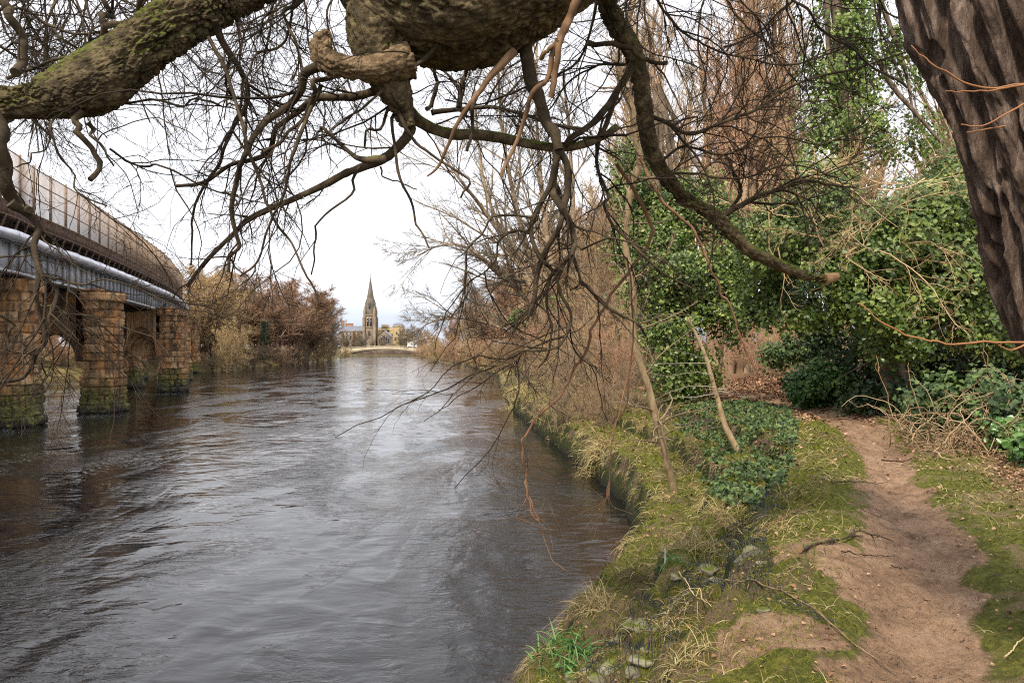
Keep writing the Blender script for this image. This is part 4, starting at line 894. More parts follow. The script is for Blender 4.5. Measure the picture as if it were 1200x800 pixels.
B(3.9, 4.5, 3.5, 660, 45, 648, 57, 635, 66, k=0, m=PEEL)
B(4.8, 7, 5, 742, 75, 728, 98, 714, 122, 700, 140, 685, 152, 666, 168, 656, 178, k=.8)
B(4.8, 5, 1.6, 722, 112, 708, 145, 700, 168, 701, 200, 710, 230, 706, 240, 712, 256, 734, 282, 769, 314, 810, 336, k=.8)
B(5.1, 4.5, 1.6, 762, 130, 787, 145, 809, 156, 841, 146, 875, 135, 894, 121, 940, 95, 1000, 80, 1058, 62, k=1.3)
B(4.6, 5, 3.4, 690, 44, 720, 52, 742, 60, 765, 66, 783, 73, k=.8)
B(5.4, 5.5, 1.5, 850, 252, 875, 237, 894, 227, 919, 221, 935, 214, 970, 217, 1005, 221, k=1.8)
B(5.4, 4, 1.5, 855, 250, 868, 228, 866, 213, 858, 196, 856, 178, k=1.6)
B(4.9, 3, 1.6, 905, -30, 934, 4, 972, 34, 1006, 64, 1061, 106, k=1.6)
B(5.0, 3, 1.3, 760, -20, 800, 30, 860, 60, 930, 72, 1000, 50, k=1.6)
B(5.2, 3, 1.2, 770, 195, 800, 172, 850, 182, 900, 160, 960, 170, 1010, 150, k=1.9)
B(5.2, 2.6, 1.2, 772, 200, 820, 205, 870, 208, 930, 190, 990, 205, k=1.9)
B(5.0, 3, 1.2, 700, -10, 690, 40, 665, 80, 600, 110, 560, 118, 520, 112, k=1.3)
B(5.0, 3, 1.2, 735, 70, 700, 80, 670, 95, 640, 130, 590, 140, k=1.5)
B(5.4, 4.5, 2.6, 505, 134, 540, 128, 575, 127, 600, 130, 640, 145, 690, 150, k=1.2)
B(5.3, 4, 2.6, 500, 128, 510, 100, 507, 80, 515, 50, k=1.0)
B(5.3, 5, 3, 538, 128, 541, 100, 548, 75, k=.8)
# more boughs coming down out of the top of the frame
for k in range(30):
    x0 = rg.uniform(-40, 440); d = rg.uniform(4.8, 7.5); y = -60.; x = x0; xy = [x, y]; a = rg.uniform(.9, 2.2)
    for j in range(6):
        x += math.cos(a)*rg.uniform(28, 50); y += abs(math.sin(a))*rg.uniform(26, 48); a = np.clip(a+rg.normal(0, .35), .3, 2.9); xy += [x, y]
    B(d, 2.6, 1.0, *xy, k=1.2)
for k in range(14):
    x = rg.uniform(470, 1040); d = rg.uniform(5, 8); y = -60.; xy = [x, y]; a = rg.uniform(.7, 2.4)
    for j in range(5):
        x += math.cos(a)*rg.uniform(28, 50); y += abs(math.sin(a))*rg.uniform(26, 48); a = np.clip(a+rg.normal(0, .35), .3, 2.9); xy += [x, y]
    B(d, 2.6, 1.0, *xy, k=1.1)
crown = MB(); count = 0; A_p = []; A_r = []; A_L = []; A_k = []
for ctrl, kk, m in BR:
    n = max(14, int(sum(math.hypot(ctrl[i+1][0]-ctrl[i][0], ctrl[i+1][1]-ctrl[i][1]) for i in range(len(ctrl)-1))/7))
    c = spline(pxpath(ctrl), n); dd = ctrl[0][3]
    off = np.cumsum(rg.normal(0, .008, (n, 3)), axis=0)*dd*.10; off -= np.linspace(0, 1, n)[:, None]*off[-1]*.5
    c[:, :3] += off*.6; c[:, 1] += (fbm(np.linspace(0, 4, n), ctrl[0][0], 0, 2, 5)-.5)*.25; c[:, 3] = np.maximum(c[:, 3]*(1+(fbm(np.arange(n)*.6, ctrl[0][1], 0, 2, 6)-.5)*.35), .0035)
    L = np.linalg.norm(np.diff(c[:, :3], axis=0), axis=1).sum()
    if count < 78:
        mb = MB(); mb.tube(c[:, :3], c[:, 3], 10 if c[0, 3] > .015 else 6); hp(mb, 'branch', m or BRB); count += 1
    else: crown.tube(c[:, :3], c[:, 3], 5)
    if kk > 0:
        q = spline(c, 16); A_p.append(q[:, :3]); A_r.append(q[:, 3]); A_L.append(L); A_k.append(kk)
A_p = np.array(A_p); A_r = np.array(A_r); A_L = np.array(A_L); A_k = np.array(A_k)
def nomat(): pass
a = kids(A_p, A_r, np.full(len(A_L), .78), A_L*5.5*A_k, .06, 1, .7, .3, 1.0, rg, .5, 0, .0022)
Lk = np.clip(a[2], .12, .95); p1, r1 = growl(a[0], a[1], Lk, np.minimum(a[3], .0055), np.full(len(Lk), .0013), 9, .15, -.03, rg)
a = kids(A_p, A_r, np.full(len(A_L), 1.25), A_L*2.6*A_k, .06, .95, .75, .25, 1.0, rg, .6, 0, .0045)
Lm = np.clip(a[2], .35, 1.3); pm, rm = growl(a[0], a[1], Lm, np.clip(a[3], .0045, .0095), np.full(len(Lm), .0022), 9, .20, -.05, rg)
p1 = np.concatenate([p1, pm]); r1 = np.concatenate([r1, rm]); Lk = np.concatenate([Lk, Lm*1.0])
def gap(p, r, L):
    m = p[:, p.shape[1]//2]; e = p[:, -1]; keep = np.ones(len(p), bool)
    for q in (m, e, p[:, 0]):
        X_ = 600+q[:, 0]/q[:, 1]*F; Y_ = HOR-(q[:, 2]-EYE)/q[:, 1]*F; keep &= ~((X_ > 372) & (X_ < 492) & (Y_ > 196+np.maximum(0, (430-X_))*.9) & (Y_ < 420) & (rg.random(len(p)) < .93))
    return p[keep], r[keep], L[keep]
p1, r1, Lk = gap(p1, r1, Lk); crown.tubes(p1, r1, 4)
a = kids(p1, r1, Lk, 4.6, .12, 1, .7, .3, .55, rg, .7, 0, .0014)
L2 = np.clip(a[2], .07, .5); p2, r2 = growl(a[0], a[1], L2, a[3], np.full(len(L2), .001), 6, .17, -.04, rg); crown.tubes(p2, r2, 3)
a = kids(p2, r2, L2, 3.2, .15, 1, .75, .3, .6, rg, .8, 0, .001)
L3 = np.clip(a[2], .05, .26); p3, r3 = growl(a[0], a[1], L3, a[3], np.full(len(L3), .0008), 4, .18, -.04, rg); p3, r3, L3 = gap(p3, r3, L3); crown.tubes(p3, r3, 3)
hp(crown, 'crown', TWD, 'tangle of fine bare twigs')
print('hero twigs', len(Lk), len(L2), len(L3))
# hanging orange / red shoots
mb = MB()
def shoot(mb, pts, d, r0, r1, n=30, d1=None):
    k = len(pts); dd = np.linspace(d, d1 or d, k); c = spline(np.array([[*P(a, b, dd[i]), 0] for i, (a, b) in enumerate(pts)]), n)[:, :3]; tt_ = np.arange(n)*.55; jj = np.stack([fbm(tt_, pts[0][0], 3, 2, 7), fbm(tt_, pts[0][1], 9, 2, 8), fbm(tt_, pts[-1][0], 5, 2, 9)], -1)-.5; c = c+jj*np.linalg.norm(c[-1]-c[0])*.022
    mb.tube(c, np.linspace(r0, r1, n), 6)
mb = MB(); shoot(mb, [(1290, 392), (1200, 400), (1120, 402), (1080, 396), (1040, 382), (1005, 354)], 2.75, .0052, .0024); hp(mb, 'twig', ORT)
mb = MB(); shoot(mb, [(1068, 52), (1085, 68), (1110, 85), (1150, 102), (1200, 97), (1260, 80)], 2.75, .002, .005); hp(mb, 'twig', ORT)
mb = MB(); shoot(mb, [(1110, 106), (1135, 107), (1165, 105), (1200, 99), (1250, 95)], 2.72, .002, .004); hp(mb, 'twig', ORT)
mb = MB(); shoot(mb, [(1128, 145), (1150, 148), (1168, 140), (1185, 130), (1215, 115)], 2.72, .002, .004); hp(mb, 'twig', ORT)
mb = MB(); shoot(mb, [(1133, 155), (1150, 152), (1180, 147)], 2.74, .0015, .003); hp(mb, 'twig', ORT)
mb = MB(); shoot(mb, [(1170, 404), (1185, 410), (1205, 402)], 2.7, .002, .004); hp(mb, 'twig', ORT)
mb = MB()
shoot(mb, [(722, 190), (765, 260), (750, 297), (711, 361), (690, 400), (669, 445), (650, 470), (625, 492), (613, 520), (616, 560), (621, 596), (632, 610)], 5.4, .014, .006, 60)
hp(mb, 'branch', REDT, 'long brown branch slanting down from the drooping limb')
mb = MB(); dq_ = 5.4
shoot(mb, [(616, 556), (619, 578), (612, 592), (605, 606)], dq_, .004, .002)
shoot(mb, [(620, 580), (627, 600), (634, 617), (641, 640), (648, 656), (658, 664), (668, 671)], dq_, .0045, .0018)
shoot(mb, [(605, 606), (622, 612), (636, 619), (655, 620)], dq_, .0025, .0015)
shoot(mb, [(630, 605), (642, 615), (646, 632), (649, 650)], dq_, .002, .0013)
shoot(mb, [(630, 604), (635, 595), (638, 586)], dq_, .0015, .001)
shoot(mb, [(644, 590), (650, 605), (657, 620), (659, 630)], dq_, .0018, .001)
shoot(mb, [(735, 300), (740, 380), (737, 440), (731, 479), (718, 505), (716, 539), (713, 569), (712, 608)], dq_, .007, .0022, 50)
for e in ((684, 620), (691, 624), (696, 628), (677, 603), (710, 606), (741, 602), (671, 553)):
    shoot(mb, [(714, 560), (710, 584) if e[0] < 712 else (716, 590), e], dq_, .0028, .0012, 14)
hp(mb, 'twig', REDT, 'red-brown drooping shoots hanging over the water')
# dangling twigs of the left-hand limb, pale tips by the far bank
# ================================================================ saplings leaning on the bank
SBK = SM('pale_sapling_bark', [(.16, .11, .06), (.32, .23, .13), (.44, .33, .20)], 12, bs=50, bstr=.5, bdist=.004, stretch=(1, 1, .3))
g0 = G(790, 577); e = empty('leaning_sapling', tuple(g0), 'slender pale sapling leaning up from the stepped bank to the branches overhead', 'tree'); d = g0[1]
def ep(mb, e, name, mat, label=None):
    o = mb.build(name, mat); o.parent = e; o.location = tuple(-np.array(e.location))
    if label: o['label'] = label
    return o
st = [(792, 583), (785, 555), (776, 515), (769, 492), (760, 454), (745, 409), (742, 370), (742, 332), (734, 295), (735, 262), (738, 230), (746, 205), (750, 185), (745, 160), (740, 125), (730, 100), (725, 75), (729, 50), (740, 10), (748, -40)]
dd = np.linspace(d, d-2.0, len(st)); c = spline(np.array([[*P(a, b, dd[i]), 0] for i, (a, b) in enumerate(st)]), 120)[:, :3]
r = np.linspace(.060, .040, 120)*(1+(fbm(np.arange(120)*.3, 0, 0, 2)-.5)*.3)
mb = MB(); mb.tube(c, r, 10); ep(mb, e, 'trunk', SBK)
mb = MB(); shoot(mb, [(750, 187), (772, 226), (806, 264), (825, 295), (844, 339), (859, 370), (872, 405), (887, 448), (893, 470)], d-1.6, .026, .008, 50, d-.8)
shoot(mb, [(745, 409), (735, 440), (728, 475), (716, 512), (706, 522)], d-.3, .015, .006, 30)
ep(mb, e, 'branch', REDT, 'long reddish side branch trailing down to the right')
rr_ = np.random.default_rng(5); q = spline(np.c_[c, r], 30); a = kids(q[None, :, :3], q[None, :, 3], np.array([3.0]), 60, .1, .95, 1.1, .3, .36, rr_, .3, 0, .004)
p1, r1 = growl(a[0], a[1], a[2], a[3], a[3]*.3, 8, .12, .0, rr_); mb = MB(); mb.tubes(p1, r1, 4)
a = kids(p1, r1, a[2], 5, .2, 1, .7, .2, .4, rr_, .6, 0, .003); p2, r2 = growl(a[0], a[1], a[2], a[3], a[3]*.4, 5, .14, 0, rr_); mb.tubes(p2, r2, 3); ep(mb, e, 'crown', TW_BRN)
g0 = G(866, 530); e = empty('bent_sapling', tuple(g0), 'thin bare stem leaning left out of the ivy on the bank', 'tree'); d = g0[1]
st = [(868, 534), (855, 510), (848, 494), (843, 475), (836, 450), (829, 424), (822, 405), (814, 388), (806, 372)]
c = spline(np.array([[*P(a, b, d+i*.03), 0] for i, (a, b) in enumerate(st)]), 70)[:, :3]; r = np.linspace(.062, .02, 70)
mb = MB(); mb.tube(c, r, 10); ep(mb, e, 'trunk', SBK)
mb = MB()
for pl in ([(828, 425), (792, 426), (767, 427), (745, 430)], [(826, 420), (805, 414), (794, 411), (769, 407), (745, 410)], [(838, 453), (810, 452), (787, 459), (765, 470)], [(840, 460), (815, 465), (790, 466), (770, 472)],
           [(845, 500), (821, 504), (799, 512), (775, 515)], [(845, 492), (822, 492), (800, 498), (782, 494)], [(842, 456), (853, 454), (857, 443), (852, 430)], [(842, 458), (856, 459), (866, 450)], [(822, 405), (840, 398), (860, 402)], [(815, 385), (795, 372), (770, 368), (740, 375)], [(835, 440), (815, 436), (780, 440), (740, 432)]):
    shoot(mb, pl, d, .011, .004, 20, d-.3)
ep(mb, e, 'branch', TW_GRY)

# ================================================================ ivy and bushes
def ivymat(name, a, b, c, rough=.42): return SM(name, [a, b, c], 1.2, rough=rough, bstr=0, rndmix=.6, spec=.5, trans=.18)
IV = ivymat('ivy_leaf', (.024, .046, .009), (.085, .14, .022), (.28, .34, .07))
IVY2 = ivymat('ivy_leaf_yellow_green', (.045, .08, .014), (.12, .19, .03), (.24, .31, .06))  # yellow-green leaf colour of the tall and distant ivy
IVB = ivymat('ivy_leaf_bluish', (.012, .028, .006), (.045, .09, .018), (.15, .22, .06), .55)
HOL = ivymat('bush_leaf', (.03, .08, .015), (.08, .18, .035), (.22, .34, .10), .3)
def ivy(mb, blobs, n, size, rg, per=30, spread=.17, droop=.16):
    """blobs in pixel terms (px, py, r_px_x, r_px_y, d, depth radius m)"""
    w = np.array([b[2]*b[3] for b in blobs], float); w /= w.sum(); nc = n//per
    pick = rg.choice(len(blobs), nc, p=w); bl = np.array([[*P(b[0], b[1], b[4]), b[2]*b[4]/F, b[5], b[3]*b[4]/F] for b in blobs])[pick]
    u = nrm(rg.normal(0, 1, (nc, 3))); u[:, 1] = np.where(rg.random(nc) < .6, -np.abs(u[:, 1]), u[:, 1])
    rr = rg.uniform(.35, 1.15, nc)**.7+(fbm(u[:, 0]*3, u[:, 1]*3, u[:, 2]*3, 3, 8)-.5)*.8
    cc = bl[:, :3]+u*bl[:, 3:]*rr[:, None]
    if size < .12:
        kp = fbm(cc[:, 0]*1.1, cc[:, 1]*1.1, cc[:, 2]*1.1, 3, 18) > .43; cc = cc[kp]; u = u[kp]; bl = bl[kp]; nc = len(cc)
    idx = np.repeat(np.arange(nc), per); N_ = len(idx); sp = spread*rg.uniform(.35, 1.25, nc)[idx]
    pos = cc[idx]+rg.normal(0, 1, (N_, 3))*sp[:, None]*np.array([1, 1, .8]); pos[:, 2] -= np.abs(rg.normal(0, droop, N_))
    nor = u[idx]*.9+np.array([0, -.25, .45])+rg.normal(0, .45, (N_, 3))
    leaves(mb, pos, nor, size*rg.uniform(.4, 1.55, N_), rg); mb.r[-1] = np.clip(np.repeat(np.repeat(rg.random(nc), per)*.55+rg.random(N_)*.45, 5), 0, 1)
def stemline(mb, pts, d, r0, r1, n=24, sides=8): shoot(mb, pts, d, r0, r1, n)
def ivytree(name, label, blobs, n, size, mat, stem, d, r0, r1, seed, cat='tree', spread=.17, extra=0):
    rg = np.random.default_rng(seed); b = P(stem[0][0], stem[0][1], d); e = empty(name, tuple(b), label, cat)
    mb = MB(); shoot(mb, stem, d, r0, r1, 24)
    for k in range(extra):
        bl = blobs[rg.integers(len(blobs))]; x, y = stem[rg.integers(len(stem)//2, len(stem))]
        shoot(mb, [(x, y), ((x+bl[0])/2+rg.uniform(-15, 15), (y+bl[1])/2+rg.uniform(-15, 15)), (bl[0]+rg.uniform(-bl[2], bl[2]), bl[1]-rg.uniform(0, bl[3]))], d, r1*.8, r1*.2, 12)
    ep(mb, e, 'trunk', BK_BRN); mb = MB(); ivy(mb, blobs, n, size, rg, spread=spread); ep(mb, e, 'crown', mat); return e
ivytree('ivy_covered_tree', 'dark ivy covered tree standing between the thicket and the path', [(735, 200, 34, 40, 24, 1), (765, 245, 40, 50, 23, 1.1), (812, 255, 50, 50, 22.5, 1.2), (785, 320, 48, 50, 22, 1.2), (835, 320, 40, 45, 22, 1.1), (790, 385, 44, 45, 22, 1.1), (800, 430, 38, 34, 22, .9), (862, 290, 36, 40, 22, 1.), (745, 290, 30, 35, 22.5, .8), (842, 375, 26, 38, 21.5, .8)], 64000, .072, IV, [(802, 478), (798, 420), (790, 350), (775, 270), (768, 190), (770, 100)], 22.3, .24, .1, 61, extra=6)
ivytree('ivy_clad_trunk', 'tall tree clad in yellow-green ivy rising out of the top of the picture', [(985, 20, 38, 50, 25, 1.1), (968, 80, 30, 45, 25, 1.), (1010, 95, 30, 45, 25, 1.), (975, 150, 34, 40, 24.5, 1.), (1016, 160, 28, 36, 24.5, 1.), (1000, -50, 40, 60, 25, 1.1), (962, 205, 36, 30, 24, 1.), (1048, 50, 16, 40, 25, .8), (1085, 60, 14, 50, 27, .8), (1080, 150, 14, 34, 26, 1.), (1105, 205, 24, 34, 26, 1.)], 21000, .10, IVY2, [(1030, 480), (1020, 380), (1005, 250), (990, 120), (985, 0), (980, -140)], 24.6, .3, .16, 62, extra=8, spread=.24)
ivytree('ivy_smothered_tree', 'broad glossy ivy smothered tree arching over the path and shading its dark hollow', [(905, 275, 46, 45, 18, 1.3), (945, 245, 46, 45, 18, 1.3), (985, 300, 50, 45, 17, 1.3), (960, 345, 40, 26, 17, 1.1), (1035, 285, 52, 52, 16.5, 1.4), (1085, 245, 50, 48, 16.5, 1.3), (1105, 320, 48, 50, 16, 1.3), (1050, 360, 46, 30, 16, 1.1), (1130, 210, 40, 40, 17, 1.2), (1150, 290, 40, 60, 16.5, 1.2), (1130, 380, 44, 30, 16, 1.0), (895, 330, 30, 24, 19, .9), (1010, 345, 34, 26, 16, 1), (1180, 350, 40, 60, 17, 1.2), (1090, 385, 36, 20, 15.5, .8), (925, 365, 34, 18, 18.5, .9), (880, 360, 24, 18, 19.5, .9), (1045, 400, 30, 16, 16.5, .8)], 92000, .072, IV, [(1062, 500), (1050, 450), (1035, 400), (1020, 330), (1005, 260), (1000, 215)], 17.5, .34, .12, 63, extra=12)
ivytree('shaded_ivy_thicket', 'ivy thicket with painted-in shade filling the dark hollow behind the arching ivy tree', [(1010, 430, 50, 45, 21, 1.5), (1070, 430, 50, 50, 19.5, 1.5), (1130, 430, 50, 50, 18.5, 1.5), (980, 385, 40, 40, 21.5, 1.3), (1190, 430, 40, 60, 18, 1.5), (1240, 400, 50, 90, 18, 1.5), (1160, 330, 40, 60, 19.5, 1.3), (1040, 370, 50, 40, 20.5, 1.4), (950, 345, 44, 34, 21.5, 1.2), (985, 330, 40, 30, 21, 1.1), (915, 345, 26, 22, 22, 1.0), (1055, 450, 34, 36, 17.2, .6), (1010, 462, 26, 22, 18.5, .7)], 46000, .085, ivymat('ivy_leaf_painted_shade', (.012, .03, .008), (.03, .065, .015), (.06, .11, .025)), [(1110, 495), (1105, 450), (1100, 380), (1095, 300)], 19.6, .2, .1, 64, 'shrub', extra=5)  # leaf colours darkened to paint in the shade of the hollow
ivytree('evergreen_bush', 'rounded bright green bush at the far side of the clearing', [(962, 442, 34, 22, 21, .9), (988, 448, 20, 18, 20.7, .7), (940, 450, 18, 14, 21, .6)], 9000, .085, HOL, [(966, 470), (965, 455), (962, 440)], 21, .05, .02, 65, 'shrub', .12)
ivytree('roadside_ivy', 'low ivy hedge at the foot of the furrowed trunk by the brambles', [(1120, 455, 36, 28, 13.2, .6), (1155, 462, 34, 34, 12.6, .6), (1085, 468, 26, 20, 13.8, .5), (1195, 480, 34, 30, 11.6, .6), (1110, 480, 34, 14, 13, .4)], 11000, .075, IVB, [(1130, 500), (1130, 480), (1128, 455)], 12.9, .04, .02, 66, 'shrub', .13)
ivytree('ivy_bank_plants', 'leafy green plants at the right edge of the leaf litter under the brambles', [(1185, 503, 26, 12, 11, .3), (1160, 498, 20, 9, 11.6, .3), (1215, 515, 26, 16, 10, .4)], 3800, .065, HOL, [(1190, 520), (1190, 510), (1188, 500)], 11, .02, .01, 67, 'plant', .08)
ivytree('holly_bush', 'small dark green bush beyond the clearing above the evergreen bush', [(935, 405, 22, 16, 27, .8), (960, 395, 20, 16, 27, .8), (905, 412, 12, 10, 28, .5)], 4500, .10, IVB, [(940, 455), (938, 430), (936, 405)], 27, .06, .02, 68, 'shrub', .16)
ivytree('distant_ivy_tree', 'yellow-green ivy covered trunk glimpsed left of the dark ivy tree', [(742, 330, 16, 50, 36, .8), (748, 260, 14, 40, 36, .8), (752, 400, 14, 30, 36, .8)], 4200, .12, IVY2, [(752, 450), (748, 350), (742, 240), (738, 150)], 36, .16, .08, 69)
ivytree('laurel_shrub', 'small green shrub half hidden low in the reddish thicket by the bend', [(608, 372, 9, 8, 50, .6), (650, 352, 14, 7, 48, .7), (636, 405, 8, 8, 48, .6)], 1600, .12, HOL, [(628, 440), (630, 410), (630, 370)], 49, .05, .02, 70, 'shrub', .25)
x, y, z = lb(310, 135); ivb = MB(); e = empty('ivy_dark_trunk', (x, y, z), 'narrow dark ivy covered trunk among the red-brown trees on the left bank', 'tree')
rg2 = np.random.default_rng(71); mb = MB(); mb.tube([(x, y, z-.3), (x+.1, y, z+4), (x, y, z+8.5)], [.3, .25, .1], 8); ep(mb, e, 'trunk', BK_BRN)
pp = np.c_[x+rg2.normal(0, .38, 3500), y+rg2.normal(0, .5, 3500), z+rg2.uniform(.3, 7.2, 3500)]; mb = MB(); leaves(mb, pp, rg2.normal(0, 1, (3500, 3))+np.array([0, -.5, .4]), np.full(3500, .15), rg2); ep(mb, e, 'crown', ivymat('dark_distant_ivy', (.012, .02, .008), (.03, .05, .015), (.06, .09, .025)))
# dry branches hanging in front of the arching ivy
rb_ = np.random.default_rng(75); src = np.array([P(rb_.uniform(900, 1090), rb_.uniform(190, 330), rb_.uniform(14.6, 16)) for _ in range(34)])
D = nrm(rb_.normal(0, .8, (34, 3))*np.array([1.3, .4, .8])+np.array([-.35, -.2, .1])); Lb = rb_.uniform(1.0, 2.8, 34)
p1, r1 = growl(src, D, Lb, np.full(34, .014), np.full(34, .004), 12, .14, -.02, rb_); mb = MB(); mb.tubes(p1, r1, 5)
a = kids(p1, r1, Lb, 10, .1, 1, .7, .3, .45, rb_, .6, 0, .004); p2, r2 = growl(a[0], a[1], a[2], a[3], a[3]*.5, 7, .15, 0, rb_); mb.tubes(p2, r2, 4)
a = kids(p2, r2, a[2], 6, .1, 1, .7, .3, .5, rb_, .6, 0, .003); p3, r3 = growl(a[0], a[1], a[2], a[3], a[3]*.6, 5, .16, 0, rb_); mb.tubes(p3, r3, 3)
st_ = [o for o in bpy.data.objects if o.name == 'ivy_smothered_tree'][0]; ep(mb, st_, 'bare_twigs', TW_TAN, 'dry tan twigs sticking out of the ivy')
# ivy ground cover on the bank
def scatter(n, f, y0, y1, u0, u1, rg):
    """points on the bank, denser near the viewer; f(X,Y,u) gives the chance of keeping each"""
    Y = np.exp(rg.uniform(math.log(y0), math.log(y1), n)); u = rg.uniform(u0, u1, n); X = edge(Y)+u
    k = rg.random(n) < f(X, Y, u); X, Y = X[k], Y[k]; return X, Y, terr(X, Y)
rg = np.random.default_rng(31)
def inpoly(X, Y, poly):
    c = np.zeros(len(X), bool); n = len(poly)
    for i in range(n):
        (x1, y1), (x2, y2) = poly[i], poly[(i+1) % n]
        c ^= ((y1 > Y) != (y2 > Y)) & (X < (x2-x1)*(Y-y1)/(y2-y1+1e-12)+x1)
    return c
ivp = [G(*p)[:2] for p in ((800, 478), (920, 478), (936, 505), (930, 545), (915, 575), (870, 600), (835, 585), (815, 550), (835, 520), (790, 500))]
IVPX = np.array(ivp); mb = MB()
X = rg.uniform(IVPX[:, 0].min(), IVPX[:, 0].max(), 40000); Y = rg.uniform(IVPX[:, 1].min(), IVPX[:, 1].max(), 40000); k = inpoly(X, Y, ivp) & (fbm(X*3, Y*3, 0, 3, 4)+.25*rg.random(len(X)) > .58); X, Y = X[k][:15000], Y[k][:15000]
hz = .04+.30*np.clip(fbm(X*3.2, Y*3.2, 0, 3, 6)-.38, 0, 1)
leaves(mb, np.c_[X, Y, terr(X, Y)+hz*rg.uniform(.25, 1.3, len(X))], rg.normal(0, .6, (len(X), 3))+np.array([-.3, -.4, .8]), .058*rg.uniform(.6, 1.3, len(X)), rg)
tag(mb.build('ivy_ground_cover', IVB), 'bluish green ivy spilling over the terraced bank beside the path', 'ivy', kind='stuff')
# bramble tangle at the right
gb = np.array([*P(1165, 480, 11.6)]); gb[2] = float(terr(gb[0], gb[1])); e = empty('bramble', tuple(gb), 'tangle of dry tan bramble stems at the foot of the furrowed trunk', 'bramble')
n = 190; P0 = np.c_[gb[0]+rg.normal(0, .55, n), gb[1]+rg.normal(0, .45, n), np.full(n, gb[2])]; D = nrm(rg.normal(0, .6, (n, 3))+np.array([0, 0, .8]))
p1, r1 = growl(P0, D, rg.uniform(.7, 2.0, n), np.full(n, .012), np.full(n, .004), 14, .30, -.09, rg)
p1[:, :, 2] = np.maximum(p1[:, :, 2], gb[2]+.02); mb = MB(); mb.tubes(p1, r1, 5); a = kids(p1, r1, np.full(n, 1.2), 5, .2, 1, .9, .3, .4, rg, .7, 0, .003); p2, r2 = growl(a[0], a[1], a[2], a[3], a[3]*.5, 7, .3, -.05, rg); mb.tubes(p2, r2, 4)
ep(mb, e, 'stem', SM('bramble_cane', [(.13, .08, .04), (.30, .20, .115), (.46, .34, .21)], 3, bstr=0, rndmix=.6))

# ================================================================ grass, moss, litter
GRN = SM('green_grass', [(.05, .065, .012), (.12, .14, .025), (.25, .25, .06)], 1.5, rough=.7, bstr=0, rndmix=.7, trans=.25)
STR = SM('straw_grass', [(.24, .18, .07), (.42, .33, .15), (.60, .50, .27)], 1.5, rough=.8, bstr=0, rndmix=.7, trans=.2)
MOS = SM('moss', [(.045, .055, .008), (.15, .17, .016), (.34, .34, .045)], 2.5, rough=.9, bstr=0, rndmix=.5, trans=.15)
def wfun(Y): return np.interp(Y, [3, 7, 12, 40], [2.3, 2.5, 3.4, 4])
def npath(X, Y): return np.abs(X-pathx(Y))/pathw(Y)
def lod(Y): return np.clip(Y/6, .8, 5)
def field(f, n, y0, y1, u0, u1, Lr, wd, mat, name, label, cat, lean, droop, up=1.0, seg=3, downs=.0):
    mb = MB(); X, Y, Z = scatter(n, f, y0, y1, u0, u1, rg); ks = (steep(X, Y) < .9) | (rg.random(len(X)) < .15); X, Y, Z = X[ks], Y[ks], Z[ks]; m = len(X); D = rg.normal(0, lean, (m, 3)); D[:, 2] = up; D[:, 0] -= downs
    blades(mb, np.c_[X, Y, Z-.01], D, rg.uniform(*Lr, m)*np.clip(lod(Y)**.35, .9, 2), wd*lod(Y)**.85*rg.uniform(.7, 1.3, m), droop*rg.uniform(.4, 1.6, m), rg, seg=seg)
    tag(mb.build(name, mat, smooth=False), label, cat, kind='stuff')
inb = lambda X, Y, u: (u > .02)
def f_moss(X, Y, u):
    m = .62*fbm(X*1.6, Y*1.6, 5, 4, 41)+.38*fbm(X*7, Y*7, 5, 2, 43)+.14*(u < wfun(Y))
    m = m-.05*(X > pathx(Y)+.5)
    return sstep(.40, .56, m+.05*(u < wfun(Y)))*sstep(1.0, 1.7, npath(X, Y)+(fbm(X*4, Y*4, 0, 2, 2)-.5)*1.2)*(.35+.65*(u < wfun(Y)+.8))*(u > .03)
field(f_moss, 330000, 2.6, 26, 0, 6.5, (.022, .065), .0046, MOS, 'moss', 'bright yellow-green moss cushions along the bank top and steps', 'moss', .7, 1.2, seg=2)
def f_grn(X, Y, u):
    return (.22+.8*sstep(.44, .60, fbm(X*1.1, Y*1.1, 2, 3, 71)))*sstep(1.0, 1.8, npath(X, Y)+(fbm(X*4, Y*4, 0, 2, 2)-.5)*1.4)*(u > .03)*np.interp(Y, [0, 14, 25], [1, .8, .35])
field(f_grn, 150000, 2.6, 45, 0, 8, (.04, .12), .0042, GRN, 'green_grass', 'short green grass growing beside the footpath', 'grass', .6, 1.6)
def f_str(X, Y, u):
    return (.04+sstep(.46, .60, fbm(X*1.5, Y*1.5, 6, 3, 81)))*sstep(1.1, 1.9, npath(X, Y)+(fbm(X*4, Y*4, 0, 2, 2)-.5)*1.2)*(u > .03)*np.where(u < wfun(Y)+2.2, 1, .45)
field(f_str, 170000, 2.6, 60, 0, 7, (.10, .26), .0042, STR, 'straw_grass', 'long dead straw coloured grass lying over the bank', 'grass', .7, 2.6, .55, 4, .5)
